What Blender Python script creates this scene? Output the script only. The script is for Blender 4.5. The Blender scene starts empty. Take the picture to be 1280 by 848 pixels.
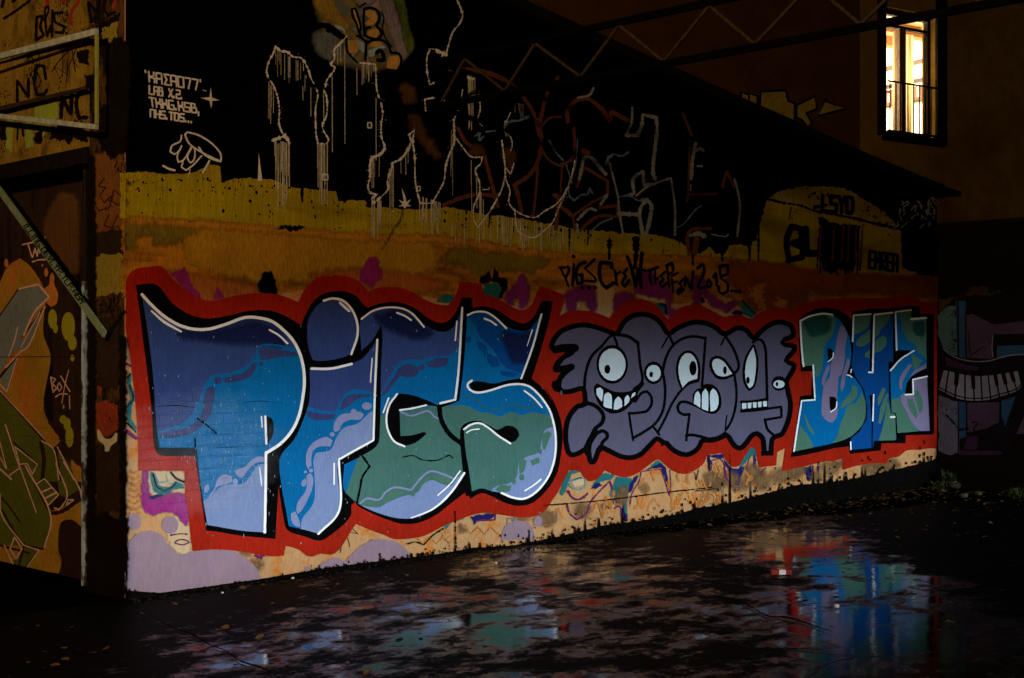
import bpy, bmesh, math, random
import numpy as np
from mathutils import Vector, Matrix
from mathutils.geometry import delaunay_2d_cdt
random.seed(7); rng = np.random.default_rng(7)
S = bpy.context.scene; COL = S.collection
R_ = math.radians

# ---------------------------------------------------------------- camera
# the long wall is the plane y=0 running along +x from the corner (0,0); camera level, 1.6 m up
FPX, HORIZ, YAW, CAMH = 1740.0, 443.0, R_(44.5), 1.6
FW = Vector((math.cos(YAW), math.sin(YAW), 0)); RT = Vector((math.sin(YAW), -math.cos(YAW), 0))
DEP0 = CAMH*FPX/(750-HORIZ)
CAM = -(RT*((157-640)/FPX*DEP0) + FW*DEP0) + Vector((0, 0, CAMH))
cd = bpy.data.cameras.new('camera'); cam = bpy.data.objects.new('camera', cd); COL.objects.link(cam)
cd.sensor_width = 36; cd.lens = 36*FPX/1280; cd.shift_y = (HORIZ-424)/1280
cd.clip_start = .1; cd.clip_end = 2000
cam.location = CAM; cam.rotation_euler = (R_(90), 0, YAW-R_(90))
S.camera = cam

# ---------------------------------------------------------------- light: night
w = bpy.data.worlds.new('World'); S.world = w; w.use_nodes = True
nt = w.node_tree; bg = nt.nodes['Background']
sky = nt.nodes.new('ShaderNodeTexSky'); sky.sky_type = 'NISHITA'; sky.sun_disc = False
sky.sun_elevation = R_(-4); sky.sun_rotation = R_(200)
nt.links.new(sky.outputs[0], bg.inputs[0]); bg.inputs[1].default_value = .02
sd = bpy.data.lights.new('moonlike_sun', 'SUN'); sd.energy = .002; sd.angle = R_(.5); sd.color = (.8, .88, 1)  # faint moon-like sun lamp, added; no moon is known here
so = bpy.data.objects.new('moonlike_sun', sd); COL.objects.link(so); so.rotation_euler = (R_(50), 0, R_(-20))

def aim(o, d): o.rotation_euler = Vector(d).to_track_quat('-Z', 'Y').to_euler()
# sodium street lamp behind the camera
ld = bpy.data.lights.new('street_light', 'POINT'); ld.energy = 2800; ld.color = (1, .60, .27); ld.shadow_soft_size = .25
lo = bpy.data.objects.new('street_light', ld); COL.objects.link(lo); lo.location = (-8, -6, 5)
# cool torch swept along the mural from behind the camera line, held low
td = bpy.data.lights.new('torch_sweep', 'AREA'); td.shape = 'RECTANGLE'; td.size = 13; td.size_y = .12
td.energy = 88; td.color = (.78, .92, 1.0); td.spread = R_(20.5)
to = bpy.data.objects.new('torch_sweep', td); COL.objects.link(to); to.location = (5.6, -9.6, 1.2)
aim(to, (-.01, 1, -.082))
S.view_settings.view_transform = 'Standard'; S.view_settings.look = 'None'
S.view_settings.exposure = 0; S.view_settings.gamma = 1; S.view_settings.use_curve_mapping = False

# ---------------------------------------------------------------- planes seen through the photograph
class Plane:
    def __init__(s, p, n): s.p = Vector(p); s.n = Vector(n).normalized()
    def at(s, x, y, off=0.0):
        d = RT*((x-640)/FPX) + FW + Vector((0, 0, (HORIZ-y)/FPX))
        q = s.p + s.n*off
        return CAM + d*((q-CAM).dot(s.n)/d.dot(s.n))
WALL = Plane((0, 0, 0), (0, -1, 0))
XE = WALL.at(1171, 600).x
PIANO = Plane((XE+.02, 0, 0), (-1, 0, 0))
PIER = Plane((-.0015, 0, 0), (-1, 0, 0))
DOOR = Plane((.22, 0, 0), (-1, 0, 0))
UPPER = Plane((.0, 0, 0), (-1, 0, 0))

CR = dict(N=(0,0,1), A=(150,330,.21875), B=(150,500,.21875), C=(360,350,.265625), D=(360,480,.265625),
 E=(680,380,.25), F=(960,350,.25), G1=(680,380,.12976), G2=(680,470,.14147), G3=(830,380,.13281), G4=(830,470,.14155),
 H1=(985,375,.14844), H2=(985,465,.14844), R1=(1150,340,.16518), R2=(1150,470,.16518), S1=(690,560,.15625), S2=(860,530,.15625),
 S3=(1030,530,.15625), T1=(690,300,.15625), T2=(860,300,.15625), T3=(560,300,.125), Q1=(380,600,.25), Q2=(150,580,.21222),
 U1=(160,80,.17699), U2=(320,40,.18868), U3=(320,180,.18868), U4=(500,0,.20055), U5=(500,150,.20055), U6=(700,110,.24762),
 U7=(380,0,.11794), L1=(0,0,.22398), L2=(0,180,.18868), L3=(0,320,.16506), L4=(0,440,.18868), L5=(0,580,.21239),
 L6=(90,380,.21226), L7=(90,540,.27108), W=(1080,0,.23576), V=(600,0,.28125), X=(900,200,.296875), Y=(880,540,.3125), W2=(940,0,.265625))

def P(*a):
    """P('A',(..),(..),'B',(..)) -> picture points; a string switches the crop the numbers were read from"""
    k = 'N'; o = []
    for v in a:
        if isinstance(v, str): k = v
        else:
            x0, y0, s = CR[k]; o.append((x0+v[0]*s, y0+v[1]*s))
    return np.array(o, float)

def smooth(p, closed=True, step=1.6, corner=58):
    p = np.asarray(p, float); n = len(p)
    if n < 3: 
        closed = False
    out = []
    def turn(i):
        a, b, c = p[(i-1) % n], p[i], p[(i+1) % n]
        u, v = b-a, c-b
        return abs(math.degrees(math.atan2(u[0]*v[1]-u[1]*v[0], u@v)))
    for i in range(n if closed else n-1):
        j = (i+1) % n
        b, c = p[i], p[j]
        a = p[(i-1) % n] if (closed or i > 0) else b
        d = p[(i+2) % n] if (closed or i < n-2) else c
        if (closed or i > 0) and turn(i) > corner: a = b-(c-b)*.0
        if (closed or j < n-1) and turn(j) > corner: d = c
        L = np.hypot(*(c-b)); m = max(1, int(L/step))
        t0 = 1e-6; k = lambda u, v: max(np.hypot(*(v-u)), 1e-3)**.5
        ka, kb, kc = k(a, b), k(b, c), k(c, d)
        m1 = (c-b) if np.allclose(a, b) else kb*((b-a)/ka-(c-a)/(ka+kb)+(c-b)/kb)
        m2 = (c-b) if np.allclose(c, d) else kb*((c-b)/kb-(d-b)/(kb+kc)+(d-c)/kc)
        for q in range(m):
            t = q/m; t2 = t*t; t3 = t2*t
            out.append((2*t3-3*t2+1)*b+(t3-2*t2+t)*m1+(-2*t3+3*t2)*c+(t3-t2)*m2)
    if not closed: out.append(p[-1])
    return np.array(out)

def roughen(p, amp, lo=3):
    n = len(p); r = rng.normal(size=n)
    k = np.ones(lo)/lo; s = np.convolve(np.concatenate([r[-lo:], r, r[:lo]]), k, 'same')[lo:-lo]
    t = np.roll(p, -1, 0)-np.roll(p, 1, 0); L = np.maximum(np.hypot(t[:, 0], t[:, 1]), 1e-6)[:, None]
    return p+np.stack([t[:, 1], -t[:, 0]], 1)/L*(s*amp*1.6)[:, None]

def poly(*a, sm=True, rough=0, step=1.6):
    p = P(*a)
    if sm or rough: p = smooth(p, True, step, 58 if sm else 0)
    if rough: p = roughen(p, rough)
    return [p]

def ell(k, cx, cy, rx, ry, rot=0, n=20):
    t = np.linspace(0, 2*math.pi, n, False); c, s = math.cos(rot), math.sin(rot)
    x = rx*np.cos(t); y = ry*np.sin(t)
    return [P(k, *[(cx+a*c-b*s, cy+a*s+b*c) for a, b in zip(x, y)])]

def ribbon(p, wv, closed=False, rough=0, sharp=False):
    n = len(p); wv = np.broadcast_to(np.asarray(wv, float), (n,)).copy()
    if rough: wv *= np.clip(1+rng.normal(size=n)*rough, .25, 2.5)
    t = (np.roll(p, -1, 0)-np.roll(p, 1, 0)) if closed else np.gradient(p, axis=0)
    L = np.maximum(np.hypot(t[:, 0], t[:, 1]), 1e-6)[:, None]; t = t/L
    nn = np.stack([t[:, 1], -t[:, 0]], 1); h = wv[:, None]/2
    a, b = p+nn*h, p-nn*h
    if closed: return [a, b[::-1]]
    def cap(c, d, r):
        if sharp: return []
        th = math.atan2(d[1], d[0]); return [c+r*np.array((math.cos(th+q), math.sin(th+q))) for q in (-math.pi/4, 0, math.pi/4)]
    e = cap(p[-1], t[-1], wv[-1]/2); s = cap(p[0], -t[0], wv[0]/2)
    return [np.array(list(a)+list(e)+list(b[::-1])+list(s))]

def stroke(k, pts, wd, closed=False, rough=0, sm=True, taper=None):
    sc = CR[k][2]; p = P(k, *pts)
    p = smooth(p, closed, 1.6, 58 if sm else 0) if len(p) > 2 else np.linspace(p[0], p[-1], 2+int(np.hypot(*(p[1]-p[0]))/(1 if rough else 8)))
    wv = np.full(len(p), wd*sc)
    if taper: wv = wv*np.interp(np.linspace(0, 1, len(p)), np.linspace(0, 1, len(taper)), taper)
    return ribbon(p, wv, closed, rough)

def wind(pts, loops):
    w_ = np.zeros(len(pts))
    for L in loops:
        a = L; b = np.roll(L, -1, 0)
        for i0 in range(0, len(pts), 4000):
            x = pts[i0:i0+4000, 0][:, None]; y = pts[i0:i0+4000, 1][:, None]
            ay, by = a[:, 1][None], b[:, 1][None]; ax, bx = a[:, 0][None], b[:, 0][None]
            cr = (bx-ax)*(y-ay)-(x-ax)*(by-ay)
            w_[i0:i0+4000] += ((ay <= y) & (by > y) & (cr > 0)).sum(1)-((ay > y) & (by <= y) & (cr < 0)).sum(1)
    return w_ != 0
def inside(pts, shapes):
    r = np.zeros(len(pts), bool)
    for s in shapes:
        al = np.concatenate(s); lo, hi = al.min(0), al.max(0)
        m = ~r & (pts >= lo).all(1) & (pts <= hi).all(1)
        if m.any():
            ix = np.where(m)[0]; r[ix] |= wind(pts[ix], s)
    return r
def norm(g):
    o = []
    for s in g or []:
        if isinstance(s[0], list): o += norm(s)
        else: o.append(s)
    return o
def fill(shapes, clip=None, minus=None):
    shapes, clip, minus = norm(shapes), norm(clip), norm(minus)
    vs = []; es = []
    for grp in (shapes, clip or [], minus or []):
        for s in grp:
            for L in s:
                n0 = len(vs); vs += [Vector((float(q[0]), float(q[1]))) for q in L]
                es += [(n0+i, n0+(i+1) % len(L)) for i in range(len(L))]
    r = delaunay_2d_cdt(vs, es, [], 0, 1e-4, False)
    v = np.array([(q.x, q.y) for q in r[0]]); f = np.array([t for t in r[2] if len(t) == 3], int).reshape(-1, 3)
    c = v[f].mean(1); ok = inside(c, shapes)
    if clip: ok &= inside(c, clip)
    if minus: ok &= ~inside(c, minus)
    e1 = v[f[:, 1]]-v[f[:, 0]]; e2 = v[f[:, 2]]-v[f[:, 0]]
    ok &= np.abs(e1[:, 0]*e2[:, 1]-e1[:, 1]*e2[:, 0]) > 1e-5
    f = f[ok]; u, inv = np.unique(f, return_inverse=True)
    return v[u], inv.reshape(-1, 3)

def link(o, parent=None):
    COL.objects.link(o)
    if parent: o.parent = parent
    return o
def tag(o, label=None, cat=None, group=None, kind=None):
    for k, v in (('label', label), ('category', cat), ('group', group), ('kind', kind)):
        if v: o[k] = v
    return o
def mesh(name, verts, faces, mat, parent=None, smoothf=False):
    me = bpy.data.meshes.new(name); me.from_pydata([tuple(v) for v in verts], [], [tuple(int(i) for i in f) for f in faces])
    me.materials.append(mat)
    if smoothf: me.polygons.foreach_set('use_smooth', [True]*len(me.polygons))
    me.update(); return link(bpy.data.objects.new(name, me), parent)
LAY = .0009; cnt = {}
SPLIT = set('seam red_stroke mustard_drip orange_drip ochre_patch dripping_letter black_smear magenta_patch purple_patch crimson_patch teal_patch indigo_patch cream_patch colour_band paint_drip highlight letter_counter painted_panel plaster_patch purple_band painted_square painted_spike rust_smear orange_blob grey_blob dark_patch ochre_cloud grey_letter olive_letter black_hollow_shade red_patch black_curve white_line band_line crack'.split())
def paint(name, shapes, mat, layer, parent, plane=WALL, clip=None, minus=None, label=None, base=.001):
    """each separate patch of paint is an object of its own; text and line work stays whole"""
    if not ((name in SPLIT or (name == 'graffiti_tag' and not label and len(shapes) < 9)) and len(shapes) > 1): return coat(name, shapes, mat, layer, parent, plane, clip, minus, label, base)
    return [o for o in (coat(name, [s], mat, layer, parent, plane, clip, minus, label, base) for s in shapes) if o]
def coat(name, shapes, mat, layer, parent, plane=WALL, clip=None, minus=None, label=None, base=.001):
    """a coat of paint lying on a plane: outlines in picture points, cut, triangulated and laid on the plane"""
    v, f = fill(shapes, clip, minus)
    if not len(f): return None
    cnt[layer] = cnt.get(layer, 0)+1
    off = base+layer*LAY+(cnt[layer] % 20)*.00002
    P3 = [plane.at(x, y, off) for x, y in v]
    f = [tuple(t) for t in f]
    a, b, c = (P3[i] for i in f[0])
    if (b-a).cross(c-a).dot(plane.n) < 0: f = [t[::-1] for t in f]
    o = mesh(name, P3, f, mat, parent)
    if label: o['label'] = label
    return o
def spray(name, shapes, mat, layer, parent, feather=4, plane=WALL, label=None, base=.001):
    """a sprayed patch: full paint inside its outline, thinning to nothing over a feather outside it"""
    out = []
    for s_ in norm(shapes):
        lp = s_[0]; t = np.roll(lp, -1, 0)-np.roll(lp, 1, 0); t = t/np.maximum(np.hypot(t[:, 0], t[:, 1]), 1e-6)[:, None]
        ar = (lp[:, 0]*np.roll(lp[:, 1], -1)-np.roll(lp[:, 0], -1)*lp[:, 1]).sum(); sg = 1 if ar > 0 else -1
        nn = np.stack([t[:, 1], -t[:, 0]], 1)*sg
        for q in range(4): nn = (nn+np.roll(nn, 1, 0)+np.roll(nn, -1, 0))/3
        o_ = lp+nn*feather; i_ = lp-nn*feather*.6
        v, f = fill([[o_]], [[o_], [lp], [i_]])
        if not len(f): continue
        di = np.array([np.min(np.hypot(*(o_-p).T)) for p in v]); inn = inside(v, [[lp]])
        a_ = np.where(inn, np.clip(di/(feather*1.6), .62, 1), np.clip(di/(feather*1.6), 0, .62))
        cnt[layer] = cnt.get(layer, 0)+1; off = base+layer*LAY+(cnt[layer] % 20)*.00002
        P3 = [plane.at(x, y, off) for x, y in v]; f = [tuple(q) for q in f]; a, b, c = (P3[i] for i in f[0])
        if (b-a).cross(c-a).dot(plane.n) < 0: f = [q[::-1] for q in f]
        ob = mesh(name, P3, f, mat, parent); at = ob.data.attributes.new('fade', 'FLOAT', 'POINT'); at.data.foreach_set('value', a_.astype(np.float32))
        if label: ob['label'] = label
        out.append(ob)
    return out
def soften(m):
    """copy of a paint that thins out where its coat fades"""
    k = m.name+'_sprayed'
    if k in MATS: return MATS[k]
    c = m.copy(); c.name = k; MATS[k] = c; t = c.node_tree; L = t.links.new
    at = N(t, 'ShaderNodeAttribute', attribute_name='fade'); ps = N(t, 'ShaderNodeNewGeometry'); nz = N(t, 'ShaderNodeTexNoise', i_Scale=130, i_Detail=2); L(ps.outputs['Position'], nz.inputs['Vector'])
    n2 = N(t, 'ShaderNodeTexNoise', i_Scale=7, i_Detail=4); L(ps.outputs['Position'], n2.inputs['Vector'])
    m1 = N(t, 'ShaderNodeMath', operation='MULTIPLY_ADD'); L(nz.outputs[0], m1.inputs[0]); m1.inputs[1].default_value = .5; L(at.outputs['Fac'], m1.inputs[2])
    m2 = N(t, 'ShaderNodeMath', operation='MULTIPLY_ADD'); L(n2.outputs[0], m2.inputs[0]); m2.inputs[1].default_value = .5; L(m1.outputs[0], m2.inputs[2])
    r = N(t, 'ShaderNodeMapRange'); r.inputs[1].default_value = .62; r.inputs[2].default_value = 1.25; L(m2.outputs[0], r.inputs[0])
    mu = N(t, 'ShaderNodeMath', operation='MULTIPLY'); mu.use_clamp = True; L(r.outputs[0], mu.inputs[0]); q = N(t, 'ShaderNodeMath', operation='MULTIPLY'); q.use_clamp = True; L(at.outputs['Fac'], q.inputs[0]); q.inputs[1].default_value = 4; L(q.outputs[0], mu.inputs[1])
    tr = N(t, 'ShaderNodeBsdfTransparent'); mx = N(t, 'ShaderNodeMixShader'); L(mu.outputs[0], mx.inputs[0]); L(tr.outputs[0], mx.inputs[1]); L(t.nodes['Principled BSDF'].outputs[0], mx.inputs[2]); L(mx.outputs[0], t.nodes['Material Output'].inputs[0])
    return c
def box(name, lo, hi, mat, parent=None, bev=.0):
    bm = bmesh.new(); bmesh.ops.create_cube(bm, size=1)
    lo, hi = Vector(lo), Vector(hi)
    for v in bm.verts: v.co = Vector([(lo[i]+hi[i])/2+v.co[i]*(hi[i]-lo[i]) for i in range(3)])
    if bev: bmesh.ops.bevel(bm, geom=bm.edges[:], offset=bev, segments=2, affect='EDGES', profile=.6)
    return bmobj(name, bm, mat, parent)
def bmobj(name, bm, mat, parent=None, sm=False):
    me = bpy.data.meshes.new(name); bm.to_mesh(me); bm.free(); me.materials.append(mat)
    if sm: me.polygons.foreach_set('use_smooth', [True]*len(me.polygons))
    return link(bpy.data.objects.new(name, me), parent)
def bar(name, a, b, w_, d_, mat, parent=None, up=(0, 0, 1), bev=.002):
    """a square bar from a to b"""
    a, b = Vector(a), Vector(b); z = (b-a).normalized(); x = Vector(up).cross(z)
    if x.length < 1e-4: x = Vector((1, 0, 0))
    x.normalize(); y = z.cross(x)
    bm = bmesh.new(); bmesh.ops.create_cube(bm, size=1); L = (b-a).length
    if bev:
        for v in bm.verts: v.co = Vector((v.co.x*w_, v.co.y*d_, v.co.z*L))
        bmesh.ops.bevel(bm, geom=bm.edges[:], offset=bev, segments=1, affect='EDGES')
    M = Matrix((x, y, z)).transposed().to_4x4(); M.translation = (a+b)/2
    bmesh.ops.transform(bm, matrix=M, verts=bm.verts)
    return bmobj(name, bm, mat, parent)
def empty(name, loc=(0, 0, 0)):
    o = bpy.data.objects.new(name, None); COL.objects.link(o); o.location = loc; o.empty_display_size = .2; return o
def keep(ch, par):
    if isinstance(ch, list): return [keep(q, par) for q in ch]
    ch.parent = par; ch.matrix_parent_inverse = Matrix.Translation(par.location).inverted(); return ch

# ---------------------------------------------------------------- materials
def s2l(v): v /= 255; return v/12.92 if v <= .04045 else ((v+.055)/1.055)**2.4
def lit(r, g, b, k=.74):       # paint that reads r,g,b under the torch
    return tuple(min(.82, s2l(q)*k) for q in (r, g, b))
def warm(r, g, b):              # paint that reads r,g,b under the sodium lamp
    return tuple(min(.8, s2l(q)/e) for q, e in zip((r, g, b), (.46, .27, .13)))
def N(nt, t, **k):
    n = nt.nodes.new(t)
    for a, v in k.items():
        if a.startswith('i_'): n.inputs[a[2:].replace('_', ' ')].default_value = v
        else: setattr(n, a, v)
    return n
# shared plaster relief: roller stipple, lumps, and the old brick showing through low on the left
RG = bpy.data.node_groups.new('wall_relief', 'ShaderNodeTree')
RG.interface.new_socket('Normal', in_out='OUTPUT', socket_type='NodeSocketVector')
RG.interface.new_socket('Wear', in_out='OUTPUT', socket_type='NodeSocketFloat')
def _rg():
    g = RG; go = g.nodes.new('NodeGroupOutput'); ps = N(g, 'ShaderNodeNewGeometry'); L = g.links.new
    def mp(sc):
        m = N(g, 'ShaderNodeMapping'); m.inputs['Scale'].default_value = sc; L(ps.outputs['Position'], m.inputs[0]); return m.outputs[0]
    n1 = N(g, 'ShaderNodeTexNoise', i_Scale=1, i_Detail=3); L(mp((75, 75, 22)), n1.inputs['Vector'])
    n2 = N(g, 'ShaderNodeTexNoise', i_Scale=1, i_Detail=2); L(mp((160, 160, 110)), n2.inputs['Vector'])
    n3 = N(g, 'ShaderNodeTexNoise', i_Scale=1, i_Detail=4); L(mp((4, 4, 6)), n3.inputs['Vector'])
    a = N(g, 'ShaderNodeMath', operation='MULTIPLY_ADD'); L(n1.outputs[0], a.inputs[0]); a.inputs[1].default_value = .7; L(n2.outputs[0], a.inputs[2])
    b = N(g, 'ShaderNodeMath', operation='MULTIPLY_ADD'); L(n3.outputs[0], b.inputs[0]); b.inputs[1].default_value = 1.6; L(a.outputs[0], b.inputs[2])
    # brick courses where the plaster has fallen
    sp = N(g, 'ShaderNodeSeparateXYZ'); L(ps.outputs['Position'], sp.inputs[0])
    cx = N(g, 'ShaderNodeCombineXYZ'); L(sp.outputs['X'], cx.inputs['X']); L(sp.outputs['Z'], cx.inputs['Y'])
    br = N(g, 'ShaderNodeTexBrick', i_Scale=1.0); br.inputs['Brick Width'].default_value = .25; br.inputs['Row Height'].default_value = .075
    br.inputs['Mortar Size'].default_value = .007; br.inputs['Mortar Smooth'].default_value = .3
    br.inputs['Color1'].default_value = (1, 1, 1, 1); br.inputs['Color2'].default_value = (.7, .7, .7, 1); br.inputs['Mortar'].default_value = (0, 0, 0, 1)
    L(cx.outputs[0], br.inputs['Vector'])
    mm = N(g, 'ShaderNodeMapping'); mm.inputs['Location'].default_value = (-.55, 0, -.93); mm.vector_type = 'POINT'
    dv = N(g, 'ShaderNodeVectorMath', operation='SUBTRACT'); L(ps.outputs['Position'], dv.inputs[0]); dv.inputs[1].default_value = (.62, 0, .93)
    sc = N(g, 'ShaderNodeVectorMath', operation='MULTIPLY'); L(dv.outputs[0], sc.inputs[0]); sc.inputs[1].default_value = (1.6, 0, 2.2)
    ln = N(g, 'ShaderNodeVectorMath', operation='LENGTH'); L(sc.outputs[0], ln.inputs[0])
    ad = N(g, 'ShaderNodeMath', operation='ADD'); L(ln.outputs['Value'], ad.inputs[0]); L(n3.outputs[0], ad.inputs[1])
    mk = N(g, 'ShaderNodeMapRange'); mk.inputs[1].default_value = 1.55; mk.inputs[2].default_value = 1.2; L(ad.outputs[0], mk.inputs[0])
    bm_ = N(g, 'ShaderNodeMath', operation='MULTIPLY'); L(br.outputs[0], bm_.inputs[0]); L(mk.outputs[0], bm_.inputs[1])
    c = N(g, 'ShaderNodeMath', operation='MULTIPLY_ADD'); L(bm_.outputs[0], c.inputs[0]); c.inputs[1].default_value = 1.7; L(b.outputs[0], c.inputs[2])
    bu = N(g, 'ShaderNodeBump'); bu.inputs['Strength'].default_value = .6; bu.inputs['Distance'].default_value = .006; L(c.outputs[0], bu.inputs['Height'])
    L(bu.outputs[0], go.inputs[0])
    L(mk.outputs[0], go.inputs[1])
_rg()
MATS = {}
def pm(name, col, rough=.5, var=.16, spec=.5, fleck=0, streak=0, second=None):
    """painted plaster: tint that wanders a little, roller stipple, optional flaking flecks and a mottling colour"""
    if name in MATS: return MATS[name]
    m = bpy.data.materials.new(name); m.use_nodes = True; t = m.node_tree; L = t.links.new; b = t.nodes['Principled BSDF']
    ps = N(t, 'ShaderNodeNewGeometry')
    n = N(t, 'ShaderNodeTexNoise', i_Scale=2.2, i_Detail=5, i_Roughness=.6); L(ps.outputs['Position'], n.inputs['Vector'])
    f = N(t, 'ShaderNodeMapping'); f.inputs['Scale'].default_value = (60, 60, 16 if not streak else 3); L(ps.outputs['Position'], f.inputs[0])
    n2 = N(t, 'ShaderNodeTexNoise', i_Scale=1, i_Detail=3); L(f.outputs[0], n2.inputs['Vector'])
    ad = N(t, 'ShaderNodeMath', operation='ADD'); L(n.outputs[0], ad.inputs[0]); L(n2.outputs[0], ad.inputs[1])
    mr = N(t, 'ShaderNodeMapRange'); mr.inputs[1].default_value = .55; mr.inputs[2].default_value = 1.45
    mr.inputs[3].default_value = 1-var*1.7; mr.inputs[4].default_value = 1+var*1.7; L(ad.outputs[0], mr.inputs[0])
    src = None
    if second:
        mx = N(t, 'ShaderNodeMix', data_type='RGBA'); mx.inputs[6].default_value = (*col, 1); mx.inputs[7].default_value = (*second[0], 1)
        f2 = N(t, 'ShaderNodeMapping'); f2.inputs['Scale'].default_value = second[1]; L(ps.outputs['Position'], f2.inputs[0])
        n4 = N(t, 'ShaderNodeTexNoise', i_Scale=1, i_Detail=6, i_Roughness=.65); L(f2.outputs[0], n4.inputs['Vector'])
        r4 = N(t, 'ShaderNodeMapRange'); r4.inputs[1].default_value = second[2]; r4.inputs[2].default_value = second[2]+second[3]; L(n4.outputs[0], r4.inputs[0])
        L(r4.outputs[0], mx.inputs[0]); src = mx.outputs[2]
    vm = N(t, 'ShaderNodeVectorMath', operation='SCALE'); L(mr.outputs[0], vm.inputs['Scale'])
    if src: L(src, vm.inputs[0])
    else: vm.inputs[0].default_value = col
    out = vm.outputs[0]
    if fleck:
        n5 = N(t, 'ShaderNodeTexNoise', i_Scale=38, i_Detail=4, i_Roughness=.7); L(ps.outputs['Position'], n5.inputs['Vector'])
        n6 = N(t, 'ShaderNodeTexNoise', i_Scale=3, i_Detail=2); L(ps.outputs['Position'], n6.inputs['Vector'])
        s5 = N(t, 'ShaderNodeMath', operation='MULTIPLY'); L(n5.outputs[0], s5.inputs[0]); L(n6.outputs[0], s5.inputs[1])
        r5 = N(t, 'ShaderNodeMapRange'); r5.inputs[1].default_value = .40-fleck*.08; r5.inputs[2].default_value = .43-fleck*.08; L(s5.outputs[0], r5.inputs[0])
        mf = N(t, 'ShaderNodeMix', data_type='RGBA'); L(out, mf.inputs[6]); mf.inputs[7].default_value = (.006, .005, .004, 1); L(r5.outputs[0], mf.inputs[0]); out = mf.outputs[2]
    L(out, b.inputs['Base Color'])
    rr = N(t, 'ShaderNodeMapRange'); rr.inputs[3].default_value = rough-.14; rr.inputs[4].default_value = rough+.16; L(n.outputs[0], rr.inputs[0])
    g = N(t, 'ShaderNodeGroup'); g.node_tree = RG; L(g.outputs[0], b.inputs['Normal'])
    rw = N(t, 'ShaderNodeMath', operation='MULTIPLY_ADD'); L(g.outputs[1], rw.inputs[0]); rw.inputs[1].default_value = -.16; L(rr.outputs[0], rw.inputs[2]); L(rw.outputs[0], b.inputs['Roughness'])
    sw = N(t, 'ShaderNodeMath', operation='MULTIPLY_ADD'); L(g.outputs[1], sw.inputs[0]); sw.inputs[1].default_value = .3; sw.inputs[2].default_value = spec*.09; L(sw.outputs[0], b.inputs['Specular IOR Level'])
    MATS[name] = m; return m
def plain(name, col, rough=.5, metal=0, var=.2, scale=12, bump=.0, spec=.08, emit=None):
    if name in MATS: return MATS[name]
    m = bpy.data.materials.new(name); m.use_nodes = True; t = m.node_tree; L = t.links.new; b = t.nodes['Principled BSDF']
    tc = N(t, 'ShaderNodeNewGeometry'); n = N(t, 'ShaderNodeTexNoise', i_Scale=scale, i_Detail=5, i_Roughness=.65); L(tc.outputs['Position'], n.inputs['Vector'])
    mr = N(t, 'ShaderNodeMapRange'); mr.inputs[1].default_value = .3; mr.inputs[2].default_value = .7; mr.inputs[3].default_value = 1-var; mr.inputs[4].default_value = 1+var; L(n.outputs[0], mr.inputs[0])
    vm = N(t, 'ShaderNodeVectorMath', operation='SCALE'); vm.inputs[0].default_value = col; L(mr.outputs[0], vm.inputs['Scale']); L(vm.outputs[0], b.inputs['Base Color'])
    b.inputs['Roughness'].default_value = rough; b.inputs['Metallic'].default_value = metal; b.inputs['Specular IOR Level'].default_value = spec
    if bump:
        bu = N(t, 'ShaderNodeBump'); bu.inputs['Strength'].default_value = .6; bu.inputs['Distance'].default_value = bump; L(n.outputs[0], bu.inputs['Height']); L(bu.outputs[0], b.inputs['Normal'])
    if emit: b.inputs['Emission Color'].default_value = (*emit[0], 1); b.inputs['Emission Strength'].default_value = emit[1]
    MATS[name] = m; return m
# ---------------------------------------------------------------- the long graffiti wall
wall = tag(empty('graffiti_wall'), 'long plastered wall covered in graffiti, black above and a blue lettered mural outlined in red below', 'wall')
BLACK = pm('black_paint', (.0020, .0018, .0020), .5, .3, .10)
SOOT = pm('black_roller_paint', (.0010, .0009, .0009), .75, .3, .03)
WHITE = pm('white_paint', (.8, .82, .84), .45, .06)
RED = pm('red_paint', lit(164, 32, 13), .48, .22, .45)
PEACH = pm('peach_plaster', lit(190, 146, 100, .8), .6, .14, .35, fleck=.25, second=(lit(200, 118, 45, .8), (7, 7, 9), .52, .12))
MUST = pm('mustard_paint', warm(108, 76, 3), .6, .24, .3, fleck=.5, streak=1, second=(warm(84, 56, 4), (1.2, 1.2, 7), .5, .25))
ORNG = pm('orange_paint', warm(118, 60, 6), .6, .3, .3, second=(warm(70, 34, 5), (1.6, 1.6, 6), .45, .18))
OLIVE = pm('khaki_paint', warm(76, 50, 7), .62, .35, .3)
NAVY = pm('navy_paint', lit(42, 60, 112, 1.15), .42, .14)
NAVP = pm('dusky_navy_paint', lit(46, 54, 100, 1.1), .42, .2)
DKBL = pm('dark_blue_paint', lit(4, 66, 132, .95), .42, .14)
BLUE = pm('blue_paint', lit(0, 98, 158, .9), .42, .14)
LINB = pm('bright_blue_paint', lit(18, 104, 172), .42, .1)
LILA = pm('lilac_paint', lit(128, 148, 196), .45, .1)
LIL2 = pm('pale_lilac_paint', lit(138, 146, 192), .45, .08)
GREE = pm('sea_green_paint', lit(72, 118, 110), .45, .12)
GRE2 = pm('grass_green_paint', lit(78, 122, 104), .45, .1)
OLV2 = pm('moss_line_paint', lit(52, 100, 92), .45, .1)
MAUV = pm('mauve_paint', lit(136, 124, 160), .45, .1)
GREY = pm('purple_grey_paint', lit(88, 86, 110, .9), .48, .12)
EYEW = pm('eye_white_paint', lit(206, 226, 238, .85), .45, .06)
MAGE = pm('magenta_paint', lit(148, 40, 122), .5, .25)
PURP = pm('purple_paint', lit(128, 44, 128), .5, .3)
TEAL = pm('teal_paint', lit(36, 112, 116), .5, .25)
AQUA = pm('aqua_paint', lit(90, 150, 160), .5, .25)
INDI = pm('indigo_paint', lit(28, 30, 96), .5, .25)
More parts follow.
